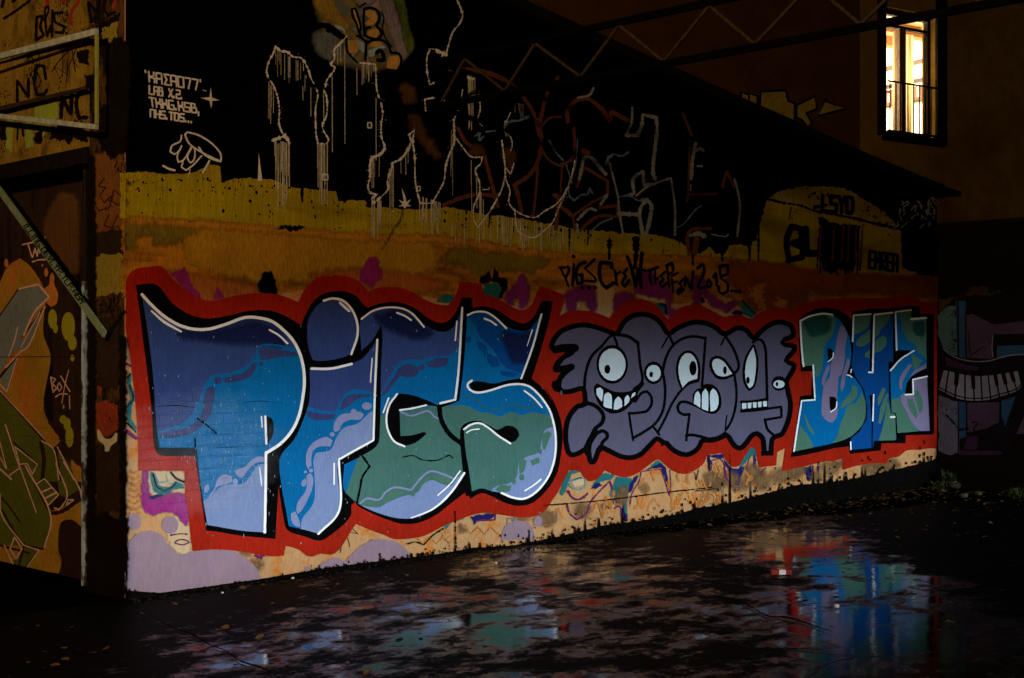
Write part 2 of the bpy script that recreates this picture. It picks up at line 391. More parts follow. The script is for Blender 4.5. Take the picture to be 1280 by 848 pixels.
DUST = pm('dusty_lilac_paint', lit(134, 112, 126, 1.0), .6, .1, .35)
CREAM = pm('cream_paint', lit(206, 180, 140), .55, .12)
PINK = pm('pinkish_paint', lit(190, 130, 110), .6, .15)
GRIME = plain('damp_grime', (.0022, .0018, .0015), .9, var=.5, scale=20, bump=.006, spec=.02)
DRIPW = pm('dripping_white_paint', warm(150, 118, 86), .6, .2)
DRIPD = pm('thin_drip_paint', warm(126, 98, 62), .6, .3)
RUST = pm('rust_red_paint', warm(66, 27, 8), .6, .3)
GREYB = pm('grey_blue_line_paint', warm(60, 64, 60), .6, .3)
TAGB = pm('blue_black_marker', lit(14, 14, 44), .4, .2)
TAGK = pm('black_marker', (.004, .003, .003), .5, .2)

# body of the wall: front outline with its sloping top, 35 cm thick
top = [(157, -330), (250, -175), (640, 1), (884, 110), (960, 143), (1006, 163), (1075, 194), (1140, 221), (1171, 233)]
fv = [WALL.at(x, y) for x, y in top]; fv = [Vector((max(0, v.x), 0, v.z)) for v in fv]
fv[-1].x = XE; ring = fv+[Vector((XE, 0, -.3)), Vector((0, 0, -.3))]
n = len(ring); back = [v+Vector((0, .35, 0)) for v in ring]
fc = [tuple(range(n)), tuple(range(2*n-1, n-1, -1))]+[(i, i+n, (i+1) % n+n, (i+1) % n) for i in range(n)]
body = mesh('wall_body', ring+back, [f[::-1] for f in fc], PEACH, wall)
# eaves along the slope
DARKM = plain('dark_tile', (.006, .005, .005), .7, var=.4)
for a, b in zip(fv[1:], fv[2:]):
    d = (b-a).normalized(); up = Vector((-d.z, 0, d.x))
    bar('coping', a-up*.035+Vector((0, .15, 0)), b-up*.035+d*.01+Vector((0, .15, 0)), .5, .09, DARKM, wall, up=up)
tip = fv[-1]; bar('coping', tip+Vector((0, .1, -.02)), WALL.at(1197, 246)+Vector((0, .1, .03)), .3, .06, DARKM, wall)

# --- upper coats: orange band, mustard band, black
paint('orange_band', [poly('N', (152, 268), (300, 276), (450, 289), (560, 292), (690, 312), (860, 317), (930, 322), (1060, 340), (1175, 345), (1175, 400), (1100, 392), (1000, 398), (960, 400), (930, 390), (905, 372), (860, 378), (800, 380), (760, 366), (730, 372), (700, 362), (660, 378), (600, 372), (520, 372), (420, 362), (330, 370), (260, 374), (200, 362), (152, 372), rough=1.2)], ORNG, 0, wall)
spray('khaki_patch', [poly('L2', (836, 510), (900, 500), (1000, 505), (1180, 500), (1350, 470), (1350, 560), (1200, 640), (1150, 660), (1030, 650), (1010, 615), (905, 610), (890, 690), (836, 690), rough=1.5)], soften(OLIVE), 1, wall, 7)
spray('khaki_patch', [poly('N', (228, 300), (262, 284), (330, 283), (420, 292), (470, 297), (540, 300), (548, 330), (500, 350), (430, 345), (330, 352), (300, 345), (240, 330), rough=2)], soften(pm('ochre_wash_paint', warm(108, 62, 6), .6, .3, .3)), 1, wall, 7)
spray('khaki_patch', [poly('T3', (0, 110), (200, 95), (420, 140), (640, 110), (900, 100), (1000, 190), (820, 330), (640, 300), (460, 300), (330, 350), (120, 240), (0, 260), rough=2)], soften(OLIVE), 1, wall, 7)
bl = [(150, 217), (180, 214), (205, 217), (240, 216), (262, 205), (275, 208), (278, 228), (290, 224), (330, 224), (345, 226), (360, 233), (385, 236), (420, 239), (424, 252), (440, 250), (456, 250), (457, 258), (520, 262), (560, 259), (600, 267), (640, 272), (700, 283), (740, 288), (790, 292), (830, 296), (852, 303), (862, 314), (876, 318), (886, 308), (896, 318), (906, 316), (913, 306), (934, 307), (937, 326), (940, 303), (946, 299), (955, 262), (961, 247)]
arch = [(961, 247), (980, 238), (1020, 233), (1055, 236), (1080, 250), (1108, 268), (1123, 286), (1126, 300)]
must = bl+arch[1:]+[(1130, 336), (1120, 342), (1060, 338), (1000, 333), (930, 324), (860, 319), (690, 315), (560, 295), (450, 292), (350, 287), (300, 279), (157, 272), (150, 272)]
mp_ = roughen(smooth(np.array(must, float), True, 1.6, 30), .5)
paint('mustard_band', [[mp_]], MUST, 2, wall)
bk = [(150, -330), (240, -190), (640, -2), (884, 107), (960, 140), (1075, 191), (1140, 218), (1175, 232), (1175, 346), (1155, 345), (1140, 340), (1128, 336)]+arch[::-1]+bl[::-1][1:]
bkp = roughen(smooth(np.array(bk, float), True, 1.6, 30), .7); bkp[:, 1] = np.maximum(bkp[:, 1], -335)
lim = [[np.array([(156.9, 760), (156.9, -328), (250, -178), (640, -2), (884, 107), (960, 140), (1075, 191), (1140, 218), (1171.2, 231), (1171.2, 620)], float)]]
paint('black_band', [[bkp]], SOOT, 3, wall, clip=lim)
# black flakes and runs over the mustard
fl = []
for i in range(260):
    x = rng.uniform(160, 900); y = 222+max(0, (x-270))*.125+rng.exponential(14)
    if y < 275+max(0, x-160)*.07: fl.append(ell('N', x, y, rng.uniform(.3, 1)**2*1.8+.2, rng.uniform(.3, 1)**2*2.4+.2, n=7))
for x, y0, y1, wd in [(866, 300, 330, 5), (903, 300, 326, 5), (937, 290, 328, 4), (948, 290, 328, 3), (795, 300, 334, 8), (762, 300, 324, 6), (712, 285, 312, 3), (735, 286, 306, 3), (612, 262, 285, 3), (640, 268, 290, 2), (378, 235, 252, 4)]:
    fl.append(stroke('N', [(x, y0), (x+rng.normal()*.5, (y0+y1)/2), (x+rng.normal(), y1)], wd, rough=.35, taper=(1, .8, .5)))
paint('paint_run', fl, SOOT, 4, wall)
spray('dark_patch', [poly('A', (790, 150), (800, 90), (830, 50), (860, 40), (885, 80), (895, 165), (840, 175), rough=1), poly('T3', (290, 425), (350, 370), (400, 310), (440, 380), (470, 290), (520, 370), (570, 420), (580, 480), (540, 570), (505, 600), (515, 440), (440, 410), (370, 440), rough=1)], soften(SOOT), 4, wall, 2.5)

spray('orange_blend', [poly('N', (160, 272), (230, 276), (300, 281), (380, 287), (450, 293), (560, 297), (690, 316), (850, 321), (850, 326), (690, 322), (560, 304), (450, 300), (380, 294), (300, 287), (230, 282), (160, 277), rough=1.4)], soften(pm('burnt_band_paint', warm(116, 62, 6), .6, .3)), 2.5, wall, 6)
spray('crimson_patch', [poly('N', (170, 338), (240, 345), (320, 362), (310, 376), (240, 372), (200, 356), rough=1), poly('N', (385, 345), (440, 338), (520, 346), (560, 356), (520, 366), (440, 356), rough=1)], soften(pm('oxblood_wash', warm(104, 44, 8), .6, .3)), 4, wall, 9)
# --- lower colours round the mural
spray('magenta_patch', [poly('N', (450, 350), (458, 325), (470, 322), (476, 345), (466, 358), rough=1), poly('A', (300, 60), (370, 20), (400, 120), (460, 200), (400, 170), rough=1), poly('A', (540, 200), (560, 140), (590, 200), rough=1), poly('Q2', (140, 30), (160, 40), (165, 150), (190, 205), (240, 195), (330, 175), (385, 185), (400, 300), (395, 365), (350, 320), (320, 285), (260, 280), (200, 295), (140, 265), (125, 200), rough=.6)], soften(MAGE), 4, wall, 3.5)
spray('purple_patch', [poly('T1', (115, 410), (250, 370), (330, 385), (350, 480), (345, 600), (320, 560), (270, 490), (210, 490), (170, 590), (130, 590), rough=1),
 poly('T1', (495, 570), (510, 440), (560, 420), (660, 450), (560, 520), rough=.8), poly('T1', (660, 420), (680, 290), (760, 270), (960, 420), (945, 540), (1000, 580), (940, 640), (915, 470), (800, 450), (700, 430), rough=.8),
 poly('T2', (50, 300), (110, 290), (150, 400), (230, 480), (300, 530), (370, 480), (390, 520), (310, 580), (200, 520), (110, 440), (90, 520), (45, 520), rough=.8),
 poly('T3', (590, 640), (600, 530), (680, 450), (740, 330), (790, 420), (790, 640), (740, 700), (700, 560), (650, 640), rough=1)], soften(PURP), 4, wall, 5)
spray('crimson_patch', [poly('T2', (330, 180), (500, 190), (760, 200), (1000, 240), (1280, 260), (1280, 420), (1090, 430), (960, 400), (940, 500), (860, 540), (720, 430), (690, 560), (620, 540), (600, 360), (480, 370), (520, 480), (600, 560), (540, 560), (440, 430), (340, 360), rough=1.6),
 poly('N', (1060, 345), (1168, 350), (1168, 368), (1060, 362), rough=1)], soften(pm('oxblood_paint', warm(84, 32, 6), .6, .25, .3)), 4, wall, 9)
spray('teal_patch', [poly('T3', (360, 440), (510, 440), (520, 520), (490, 580), (360, 560), rough=1), poly('C', (700, 100), (740, 65), (780, 80), (770, 110), rough=.5), poly('T2', (440, 480), (540, 590), (510, 620), (440, 590), rough=.4), poly('T1', (830, 510), (915, 530), (925, 600), (870, 570), rough=.4),
 poly('S1', (115, 320), (80, 380), (60, 370), (120, 210), (180, 180), (230, 190), (160, 215), (130, 260), rough=.6), poly('S1', (310, 310), (420, 210), (500, 215), (470, 250), (400, 260), (350, 325), rough=.6),
 poly('S1', (515, 235), (620, 245), (640, 260), (605, 340), (600, 590), (580, 590), (565, 430), (475, 400), (470, 350), (500, 270), rough=.6), poly('S1', (780, 160), (850, 105), (890, 130), (890, 150), rough=.4),
 poly('S2', (400, 330), (510, 185), (535, 190), (550, 330), (520, 240), (470, 290), (420, 345), rough=.4), poly('Q2', (185, 45), (200, 60), (225, 130), (290, 140), (320, 110), (370, 125), (380, 145), (320, 150), (260, 185), (210, 165), (185, 110), rough=.4), poly('Q1', (700, 230), (740, 190), (790, 170), (795, 195), (745, 205), (710, 245), rough=.5), poly('L6', (335, 420), (350, 410), (345, 480), (370, 550), (350, 600), (345, 670), (380, 740), (375, 760), (330, 690), (335, 590), (350, 550), (330, 470), rough=.4)], soften(TEAL), 4, wall, 1.6)
spray('indigo_patch', [poly('S1', (740, 185), (860, 135), (905, 150), (935, 290), (900, 230), (880, 160), (800, 165), rough=.6), poly('S1', (650, 260), (690, 205), (685, 240), (640, 330), (610, 360), (615, 320), rough=.6), poly('S1', (470, 400), (570, 420), (600, 590), (580, 590), (560, 430), (490, 445), rough=.6), poly('S1', (300, 325), (360, 290), (400, 300), (330, 325), rough=.6),
 poly('S2', (160, 255), (270, 240), (340, 350), (400, 355), (450, 340), (420, 440), (400, 490), (360, 480), (330, 380), (280, 275), (180, 265), (175, 370), (165, 370), rough=.6), poly('S2', (530, 230), (545, 340), (560, 410), (540, 410), (525, 330), rough=.4), poly('S2', (925, 350), (985, 335), (1000, 440), (960, 460), rough=.8), poly('S2', (1035, 330), (1055, 340), (1045, 460), (1035, 460), rough=.5), poly('S2', (690, 345), (710, 350), (700, 370), rough=.3),
 poly('Q1', (835, 185), (955, 165), (940, 190), (870, 205), (850, 225), rough=.6), poly('Q2', (170, 195), (240, 180), (260, 190), (180, 203), rough=.3), poly('T1', (840, 510), (915, 510), (920, 600), (905, 600), (900, 540), rough=.3), poly('T2', (105, 440), (140, 500), (105, 510), rough=.4), poly('T2', (340, 590), (390, 560), (440, 580), (430, 600), rough=.4)], soften(INDI), 5, wall, 1.2)
spray('cream_patch', [poly('Q2', (165, 45), (375, 45), (385, 175), (300, 180), (220, 200), (170, 190), rough=.4), poly('Q2', (330, 300), (405, 380), (410, 520), (360, 525), (300, 470), (280, 400), rough=.8), poly('T1', (60, 610), (150, 400), (200, 580), (230, 470), (270, 480), (330, 600), (470, 630), (500, 380), (400, 380), (370, 300), (350, 420), (340, 500), (280, 450), (215, 470), rough=.6), poly('T1', (670, 430), (915, 480), (910, 505), (840, 495), (700, 460), rough=.5), poly('S1', (150, 260), (240, 240), (270, 300), (180, 310), rough=.5)], soften(CREAM), 3, wall, 4)
# thin old lines and half hidden outlines below the mural
ln = [stroke('S1', [(130, 350), (160, 395), (210, 415), (260, 390), (285, 365)], 16, rough=.2), stroke('S1', [(120, 450), (140, 520), (200, 575), (270, 530), (305, 440), (380, 350), (465, 265), (480, 330)], 12, rough=.3), stroke('S1', [(500, 485), (530, 465), (550, 480), (555, 550)], 12), stroke('S1', [(625, 455), (640, 370), (700, 260), (715, 190), (870, 170), (900, 250), (930, 350), (940, 380), (950, 330), (945, 180)], 7, rough=.3),
 stroke('S2', [(185, 370), (190, 295), (250, 280), (285, 310), (310, 430), (350, 500)], 9, rough=.3), stroke('S2', [(290, 320), (300, 420), (355, 500)], 16, rough=.3, taper=(.5, 1, .4)), stroke('S2', [(465, 370), (500, 260), (525, 250), (530, 350)], 5), stroke('Q1', [(865, 205), (955, 200), (957, 172)], 8), stroke('S2', [(585, 390), (625, 350)], 8), stroke('L6', [(318, 350), (345, 365)], 14), stroke('L6', [(318, 745), (375, 790)], 22), stroke('Q2', [(325, 460), (350, 447), (390, 450), (410, 463), (370, 477), (325, 468)], 8, True), stroke('Q2', [(300, 420), (360, 412), (400, 415)], 7, rough=.4), stroke('Q2', [(800, 540), (835, 555), (835, 535)], 18)]
paint('old_line', ln, pm('plum_line_paint', lit(112, 34, 88), .5, .25), 6, wall)
ln = [stroke('S1', [(240, 240), (170, 262), (130, 270), (150, 310), (220, 335), (270, 300), (265, 250)], 10, rough=.3), stroke('Q2', [(205, 60), (230, 110), (280, 105), (270, 60)], 7), stroke('Q2', [(290, 120), (340, 110), (385, 125)], 7)]
paint('old_line', ln, AQUA, 6, wall)
ln = [stroke('Q2', [(195, 60), (220, 135), (260, 160), (310, 135), (330, 105)], 9), stroke('Q2', [(300, 50), (330, 85), (385, 110)], 14), stroke('L6', [(325, 440), (345, 410)], 6), stroke('L6', [(330, 600), (360, 560), (340, 480)], 7), stroke('L6', [(325, 700), (375, 755)], 9), stroke('S1', [(160, 258), (240, 235)], 6), stroke('T2', [(435, 480), (470, 530), (535, 590)], 10), stroke('S2', [(55, 390), (65, 450), (85, 370)], 6), stroke('S1', [(1145, 210), (1155, 262), (1172, 175)], 6), stroke('S1', [(1250, 80), (1262, 190)], 16, taper=(1, .3)), stroke('S2', [(1000, 335), (1005, 420)], 8)]
ln += [stroke('Q1', [(240, 240), (272, 272)], 3), stroke('Q1', [(232, 262), (270, 270)], 3), stroke('Q1', [(215, 280), (230, 335)], 3), stroke('Q1', [(190, 310), (182, 365)], 3)]
paint('old_line', ln, TAGB, 6, wall)
# zigzag sprayed scribble in orange on the plaster foot
ln = []
def scrib(pts): 
    for q in range(0, len(pts)-1):
        if rng.random() < .8: ln.append(stroke('S1', [pts[q], tuple((np.array(pts[q])+np.array(pts[q+1]))/2+rng.normal(size=2)*9), pts[q+1]], rng.uniform(8, 22), rough=.5))
for x0, x1, ya, yb in [(330, 540, 430, 520), (650, 900, 400, 520), (900, 1280, 370, 470), (700, 860, 230, 330), (980, 1120, 220, 300), (20, 120, 480, 560)]:
    xs = np.arange(x0, x1, 34); sl = -.11
    scrib([(x+rng.normal()*14, (ya if i % 2 else yb)+sl*(x-x0)+rng.normal()*34) for i, x in enumerate(xs)])
for x0, x1, ya, yb in [(200, 290, 330, 430), (60, 150, 470, 540), (0, 250, 560, 640), (460, 520, 400, 470)]:
    for x in np.arange(x0, x1, 30): ln.append(stroke('S2', [(x+rng.normal()*6, ya+rng.normal()*16), (x+24, (ya+yb)/2+rng.normal()*12), (x+rng.normal()*10, yb+rng.normal()*16)], rng.uniform(7, 16), rough=.5))
for x0, x1, ya in [(800, 990, 250), (560, 760, 300)]:
    xs = np.arange(x0, x1, 34)
    for i in range(len(xs)-1): ln.append(stroke('Q1', [(xs[i], ya+(20 if i % 2 else -14)), (xs[i+1], ya+(20 if (i+1) % 2 else -14))], 7, rough=.5))
for y in np.arange(40, 330, 36): ln.append(stroke('Q2', [(55, y), (85, y+14), (118, y-6)], 15, rough=.5))
paint('scribble', ln, pm('orange_scribble_paint', lit(188, 118, 58, .8), .6, .35), 5, wall, clip=[[np.array([(157, 400), (1172, 400), (1172, 600), (157, 749)], float)]])
# dusty lilac balls rolled over the foot of the wall
for a in [poly('Q2', (30, 790), (36, 560), (60, 450), (120, 405), (190, 398), (250, 425), (290, 480), (345, 530), (420, 520), (520, 503), (600, 500), (680, 520), (760, 570), (800, 610), (830, 668), (700, 720), (480, 770), (200, 810), rough=.4), ell('Q2', 82, 340, 42, 50), ell('Q2', 295, 360, 50, 52),
          poly('Q1', (60, 445), (100, 405), (150, 390), (210, 405), (250, 360), (310, 315), (380, 297), (450, 308), (510, 345), (535, 385), (400, 420), (200, 445), rough=.4), poly('Q1', (985, 300), (995, 250), (1030, 215), (1080, 203), (1130, 225), (1155, 275), (1155, 300), rough=.4), ell('Q1', 1172, 208, 22, 26), poly('Q1', (0, 440), (20, 432), (35, 440), (20, 460))]:
    paint('dusty_ball', [a], DUST, 6, wall)
# grime creeping up from the wet ground
gt = [(157, 738), (200, 741), (260, 733), (330, 723), (400, 711), (450, 704), (500, 698), (560, 690), (590, 684), (640, 681), (700, 669), (760, 654), (800, 649), (850, 640), (875, 632), (900, 629), (940, 619), (970, 611), (1000, 603), (1030, 601), (1060, 597), (1090, 591), (1120, 584), (1150, 577), (1171, 571)]
gp = smooth(np.array(gt, float), False, 1.3, 0); k = np.clip((gp[:, 0]-350)/600, .12, 1)
sp_ = np.maximum(rng.normal(size=len(gp)), 0)**2*np.where(rng.random(len(gp)) < .5, 1, .15)
gp[:, 1] -= sp_*k*(5.5+5*np.exp(-((gp[:, 0]-980)/140)**2))-3*k
paint('grime_band', [[np.concatenate([gp, [(1171, 640), (157, 790)]])]], GRIME, 16, wall, clip=[[np.array([(157, 400), (1171.2, 400), (1171.2, 609), (157, 752)], float)]])
fl = [ell('N', x, np.interp(x, gp[:, 0], gp[:, 1])-rng.exponential(7)*min(1, max(.15, (x-350)/600)), rng.uniform(.4, 1.5), rng.uniform(.6, 2.6), n=6) for x in rng.uniform(380, 1165, 230)]
paint('grime_fleck', fl, GRIME, 17, wall)['kind'] = 'stuff'
st_ = []
for i in range(40):
    x = 180+985*rng.random()**.6; y = np.interp(x, [157, 1171], [735, 572])-rng.uniform(0, 30)*np.interp(x, [157, 1171], [1, .6]); r = rng.uniform(3, 13)
    st_.append(poly('N', *[(x+r*rng.uniform(.5, 1.2)*math.cos(a_), y+r*rng.uniform(.25, .7)*math.sin(a_)) for a_ in np.linspace(0, 6.28, 9)[:-1]], rough=.8))
DIRT = pm('brown_stain', lit(128, 96, 64, .75), .7, .4, .2)
for q in spray('dirt_stain', st_, soften(DIRT), 5, wall, 10): pass
# seams and cracks
paint('crack', [stroke('N', [(690, 631.5), (760, 625), (830, 616), (890, 609.5)], 1.3, rough=.4), stroke('N', [(898, 611), (870, 614)], 1.1, rough=.3), stroke('N', [(569, 640), (569.5, 660), (570, 686)], 1.4, rough=.5), stroke('U3', [(970, 430), (955, 500), (905, 570), (875, 630), (830, 700)], 5, rough=.4), stroke('U3', [(140, 565), (190, 545), (230, 560), (290, 550), (320, 545)], 20, rough=.6, taper=(.2, 1, 1.6, 1, .2)),
 stroke('Q1', [(705, 240), (650, 275), (600, 325), (560, 310), (520, 320)], 5, rough=.6), stroke('N', [(680, 632), (700, 630)], 1)], GRIME, 16, wall)

# ---------------------------------------------------------------- the red cloud
red = [poly('N', (159, 347), 'A', (90, 30), (160, 18), (235, 14), (300, 85), (380, 150), (440, 190), (520, 210), (620, 190), (740, 170), (830, 168), (920, 180), (1018, 218), (1060, 140), (1120, 85), (1200, 58), 'C', (60, 75), (110, 25), (170, -10), (230, -22), (290, -12), (340, 12), (376, 56), (440, 35), (520, 36), (580, 55), (640, 90), (700, 115), (755, 120), (790, 70), (808, 8), (850, 10), (908, 18), (922, 70), (960, 75), (1010, 100), (1060, 130), (1110, 142), (1150, 110), (1170, 60), (1186, 30),
 'T3', (1040, 500), (1165, 555), (1150, 640), (1110, 765), 'T1', (55, 612), (140, 572), (250, 565), (360, 585), (460, 625), (520, 545), (600, 490), (680, 474), (760, 484), (840, 530), (930, 640), (1000, 560), (1080, 525), (1150, 515),
 'T2', (110, 525), (200, 570), (290, 615), (340, 605), (430, 602), (500, 630), (570, 585), (680, 545), (760, 545), (850, 570), (900, 520), (1000, 490), (1100, 475), (1280, 470), 'F', (620, 88), (720, 76), (768, 108), (845, 110), 'R2', (135, 240), (138, 550), (60, 550), (0, 560),
 'S3', (660, 215), (600, 260), (520, 280), (500, 320), (400, 315), (270, 335), (165, 365), (150, 370), (148, 278), (60, 300), 'S2', (1100, 300), (980, 330), (860, 355), (752, 380), (780, 195), (715, 225), (705, 335), (640, 340), (570, 350), (550, 250), (530, 195), (505, 185), (450, 270), (400, 340), (350, 345), (300, 280), (270, 235), (155, 250), (130, 310), (60, 370), (0, 390),
 'S1', (1150, 190), (1060, 210), (980, 190), (900, 130), (860, 92), (830, 100), (760, 150), (680, 205), (590, 235), (500, 215), (420, 180), (380, 235), (310, 268), (260, 240), (225, 190), (135, 180), (90, 270), (40, 370), (0, 425),
 'Q1', (1210, 150), (1150, 183), (1080, 188), (1020, 180), (900, 165), (830, 180), (800, 190), (700, 230), (600, 280), (520, 295), (450, 295), (400, 275), (330, 250), (260, 220), (150, 370), (80, 370), (40, 384), (-20, 365),
 'Q2', (1110, 545), (1040, 500), (975, 482), (965, 540), (890, 545), (700, 515), (540, 505), (430, 515), (415, 420), (405, 300), (385, 190), (380, 42), (110, 40), 'L6', (390, 848), (380, 640), (345, 330), (325, 200), (312, 100), (318, 0))]
paint('red_halo', red, RED, 7, wall, clip=[[np.array([(157, 300), (1171.2, 300), (1171.2, 620), (157, 755)], float)]], label='red cloud painted round the whole blue mural')

# ---------------------------------------------------------------- PIGS: black outline, letters, colour bands, highlights
sil = [poly('A', (90, 120), (205, 118), (300, 225), (400, 290), (500, 312), (620, 295), (740, 268), (860, 268), (950, 300), (1035, 352), (1060, 290), (1100, 220), (1160, 172), (1240, 155), 'C', (180, 58), (260, 54), (320, 75), (350, 110), (372, 131), (440, 110), (520, 106), (600, 135), (660, 180), (710, 202), (750, 195), (790, 150), (818, 82), (866, 84), (868, 131), (930, 125), (1000, 150), (1050, 185), (1110, 205), (1150, 180), (1195, 98), (1246, 100), (1235, 165), (1190, 330), (1147, 465), (1200, 510), (1250, 580),
 'G2', (0, 100), (60, 180), (110, 280), (150, 400), (165, 540), (150, 700), (120, 848), 'D', (1240, 470), (1190, 530), (1140, 565), (1080, 574), (1020, 560), (960, 530), (910, 515), (858, 541), (840, 507), (770, 560), (700, 615), (620, 652), (540, 660), (470, 640), (400, 612), (330, 575), (316, 556), (300, 570), (295, 622), (210, 705), (150, 738), (60, 712), 'B', (1135, 806), (1050, 780), (955, 742), (930, 650), (906, 492), (897, 640), (888, 796), (830, 790), (700, 778), (560, 755), (492, 747), (475, 640), (440, 400), (425, 320), (222, 312), (198, 270), (180, 60), 'A', (165, 700), (140, 500), (115, 300))]
paint('letter_outline', sil, BLACK, 8, wall, label='thick black outline round the four big blue letters')

letP = [poly('A', (125, 175), (180, 230), (260, 300), (360, 350), (440, 370), (510, 370), (600, 345), (720, 303), (800, 305), (870, 325), (930, 370), (990, 440), (1030, 520), (1050, 600), (1055, 680), (1045, 760), 'B', (1040, 20), (1020, 100), (980, 180), (920, 250), (835, 305), (832, 500), (830, 758), (700, 748), (500, 715), (480, 600), (455, 430), (440, 275), (225, 273), (205, 100), 'A', (200, 800), (185, 600), (160, 400))]
dot_i = [poly('C', (90, 240), (95, 190), (115, 150), (150, 110), (200, 90), (250, 90), (290, 120), (318, 170), (328, 230), (318, 300), (290, 350), (230, 372), (150, 382), (115, 376), (97, 320))]
letI = [poly('C', (110, 412), (180, 415), (250, 405), (300, 393), (350, 370), (400, 310), (426, 272), (418, 420), (408, 600), (405, 755), 'D', (320, 315), (240, 365), (240, 600), (145, 706), (70, 685), 'B', (965, 722), (950, 640), (925, 500), (916, 330), (1000, 220), (1045, 120), (1080, 10), 'A', (1086, 700), (1086, 600))]
letG = [poly('C', (345, 185), (400, 145), (470, 128), (540, 137), (600, 170), (650, 215), (700, 240), (745, 243), (785, 215), (808, 165), (822, 130), (810, 420), (795, 562), (715, 583), 'D', (705, 115), (725, 190), (765, 250), (812, 280), (825, 390), (832, 420), (760, 520), (680, 590), (600, 630), (520, 633), (430, 610), (340, 570), (300, 540), (262, 495), (265, 380), (345, 340), (422, 285), 'C', (432, 700), (438, 420), (444, 250), (438, 213), (400, 280), (345, 335))]
letS = [poly('C', (843, 165), (880, 150), (930, 150), (980, 180), (1020, 215), (1090, 240), (1130, 237), (1165, 200), (1195, 160), (1150, 330), (1100, 465), (1100, 487), (1140, 500), (1190, 545), (1235, 615), (1258, 700), 'D', (1258, 290), (1250, 370), (1220, 450), (1160, 520), (1110, 543), (1060, 538), (1010, 515), (960, 505), (910, 492), (862, 508), (845, 400), (828, 300), (812, 280), (765, 250), (727, 190), (707, 115), 'C', (760, 588), (806, 570), (825, 420), (838, 250))]
P_ = paint('graffiti_letter', [letP], NAVY, 9, wall, label='letter P of the blue mural, farthest left')
I_ = paint('graffiti_letter', [letI], NAVY, 9, wall, label='lower case letter i of the blue mural')
paint('letter_dot', [dot_i], NAVY, 9, I_)
Sg = paint('graffiti_letter', [letS], BLUE, 9, wall, minus=[letG], label='letter S of the blue mural')
G_ = paint('graffiti_letter', [letG], BLUE, 9, wall, label='letter G of the blue mural')
# P bands
l1 = ['B', (200, 190), (280, 165), (350, 140), (400, 100), (432, 50), (445, 10), 'A', (455, 790), (475, 720), (505, 665), (545, 637), (620, 628), (700, 600), (750, 560), (783, 505), (800, 472), (850, 462), (920, 470), (990, 485), (1070, 492)]
paint('colour_band', [poly(*l1, (1100, 1700), (100, 1700))], BLUE, 10, P_, clip=[letP])
paint('band_line', [[ribbon(smooth(P(*l1), False), 2.2)[0]]], LINB, 11, P_, clip=[letP])
paint('paint_drip', [poly('A', (792, 492), (830, 477), (920, 492), (1020, 507), (1010, 528), (900, 535), (820, 550), (795, 530)), ell('A', 805, 572, 11, 12), poly('A', (780, 565), (770, 610), (730, 655), (650, 675), (600, 680), (587, 655), (640, 640), (700, 625), (740, 590), (762, 562)), ell('A', 560, 666, 22, 22), poly('A', (492, 720), (530, 695), (542, 720), (532, 800), 'B', (525, 70), (490, 125), (455, 110), (470, 60)), poly('B', (222, 190), (300, 175), (380, 160), (425, 130), (455, 115), (470, 150), (400, 195), (300, 215), (230, 218))], NAVP, 11, P_, clip=[letP])
lp = ['B', (480, 578), (520, 555), (570, 500), (620, 485), (700, 480), (750, 430), (790, 375), (850, 366)]
paint('colour_band', [poly(*lp, (900, 800), (400, 800))], LILA, 10, P_, clip=[letP])
paint('paint_drip', [ell('B', 495, 508, 14, 24, .3), poly('B', (505, 555), (540, 505), (560, 450), (590, 428), (637, 435), (642, 468), (600, 485), (560, 495), (530, 540), (508, 562)), ell('B', 660, 468, 15, 17), poly('B', (655, 410), (680, 442), (700, 445), (740, 392), (780, 360), (840, 352), (840, 330), (790, 325), (750, 345), (715, 382), (665, 402))], LIL2, 11, P_, clip=[letP])
paint('letter_counter', [poly('B', (838, 95), (865, 105), (878, 150), (870, 210), (845, 250), (836, 255))], BLACK, 12, P_)
paint('highlight', [stroke('A', [(125, 175), (180, 235), (260, 305), (350, 355), (430, 374), (510, 372), (600, 347), (720, 306), (800, 310), (870, 330), (930, 375), (990, 440), (1030, 520), (1050, 610), (1053, 690), (1040, 790), (1022, 870), (985, 950), (920, 1025), (838, 1080)], 17), stroke('B', [(834, 300), (832, 500), (827, 757)], 15), stroke('A', [(180, 270), (250, 330), (350, 388)], 16, taper=(.6, 1, .6)), stroke('A', [(855, 378), (910, 410), (957, 455)], 11), stroke('B', [(808, 95), (813, 155)], 7), stroke('B', [(830, 95), (836, 250)], 13), stroke('B', [(798, 385), (810, 492)], 9, taper=(.5, 1, .6))], WHITE, 13, P_)
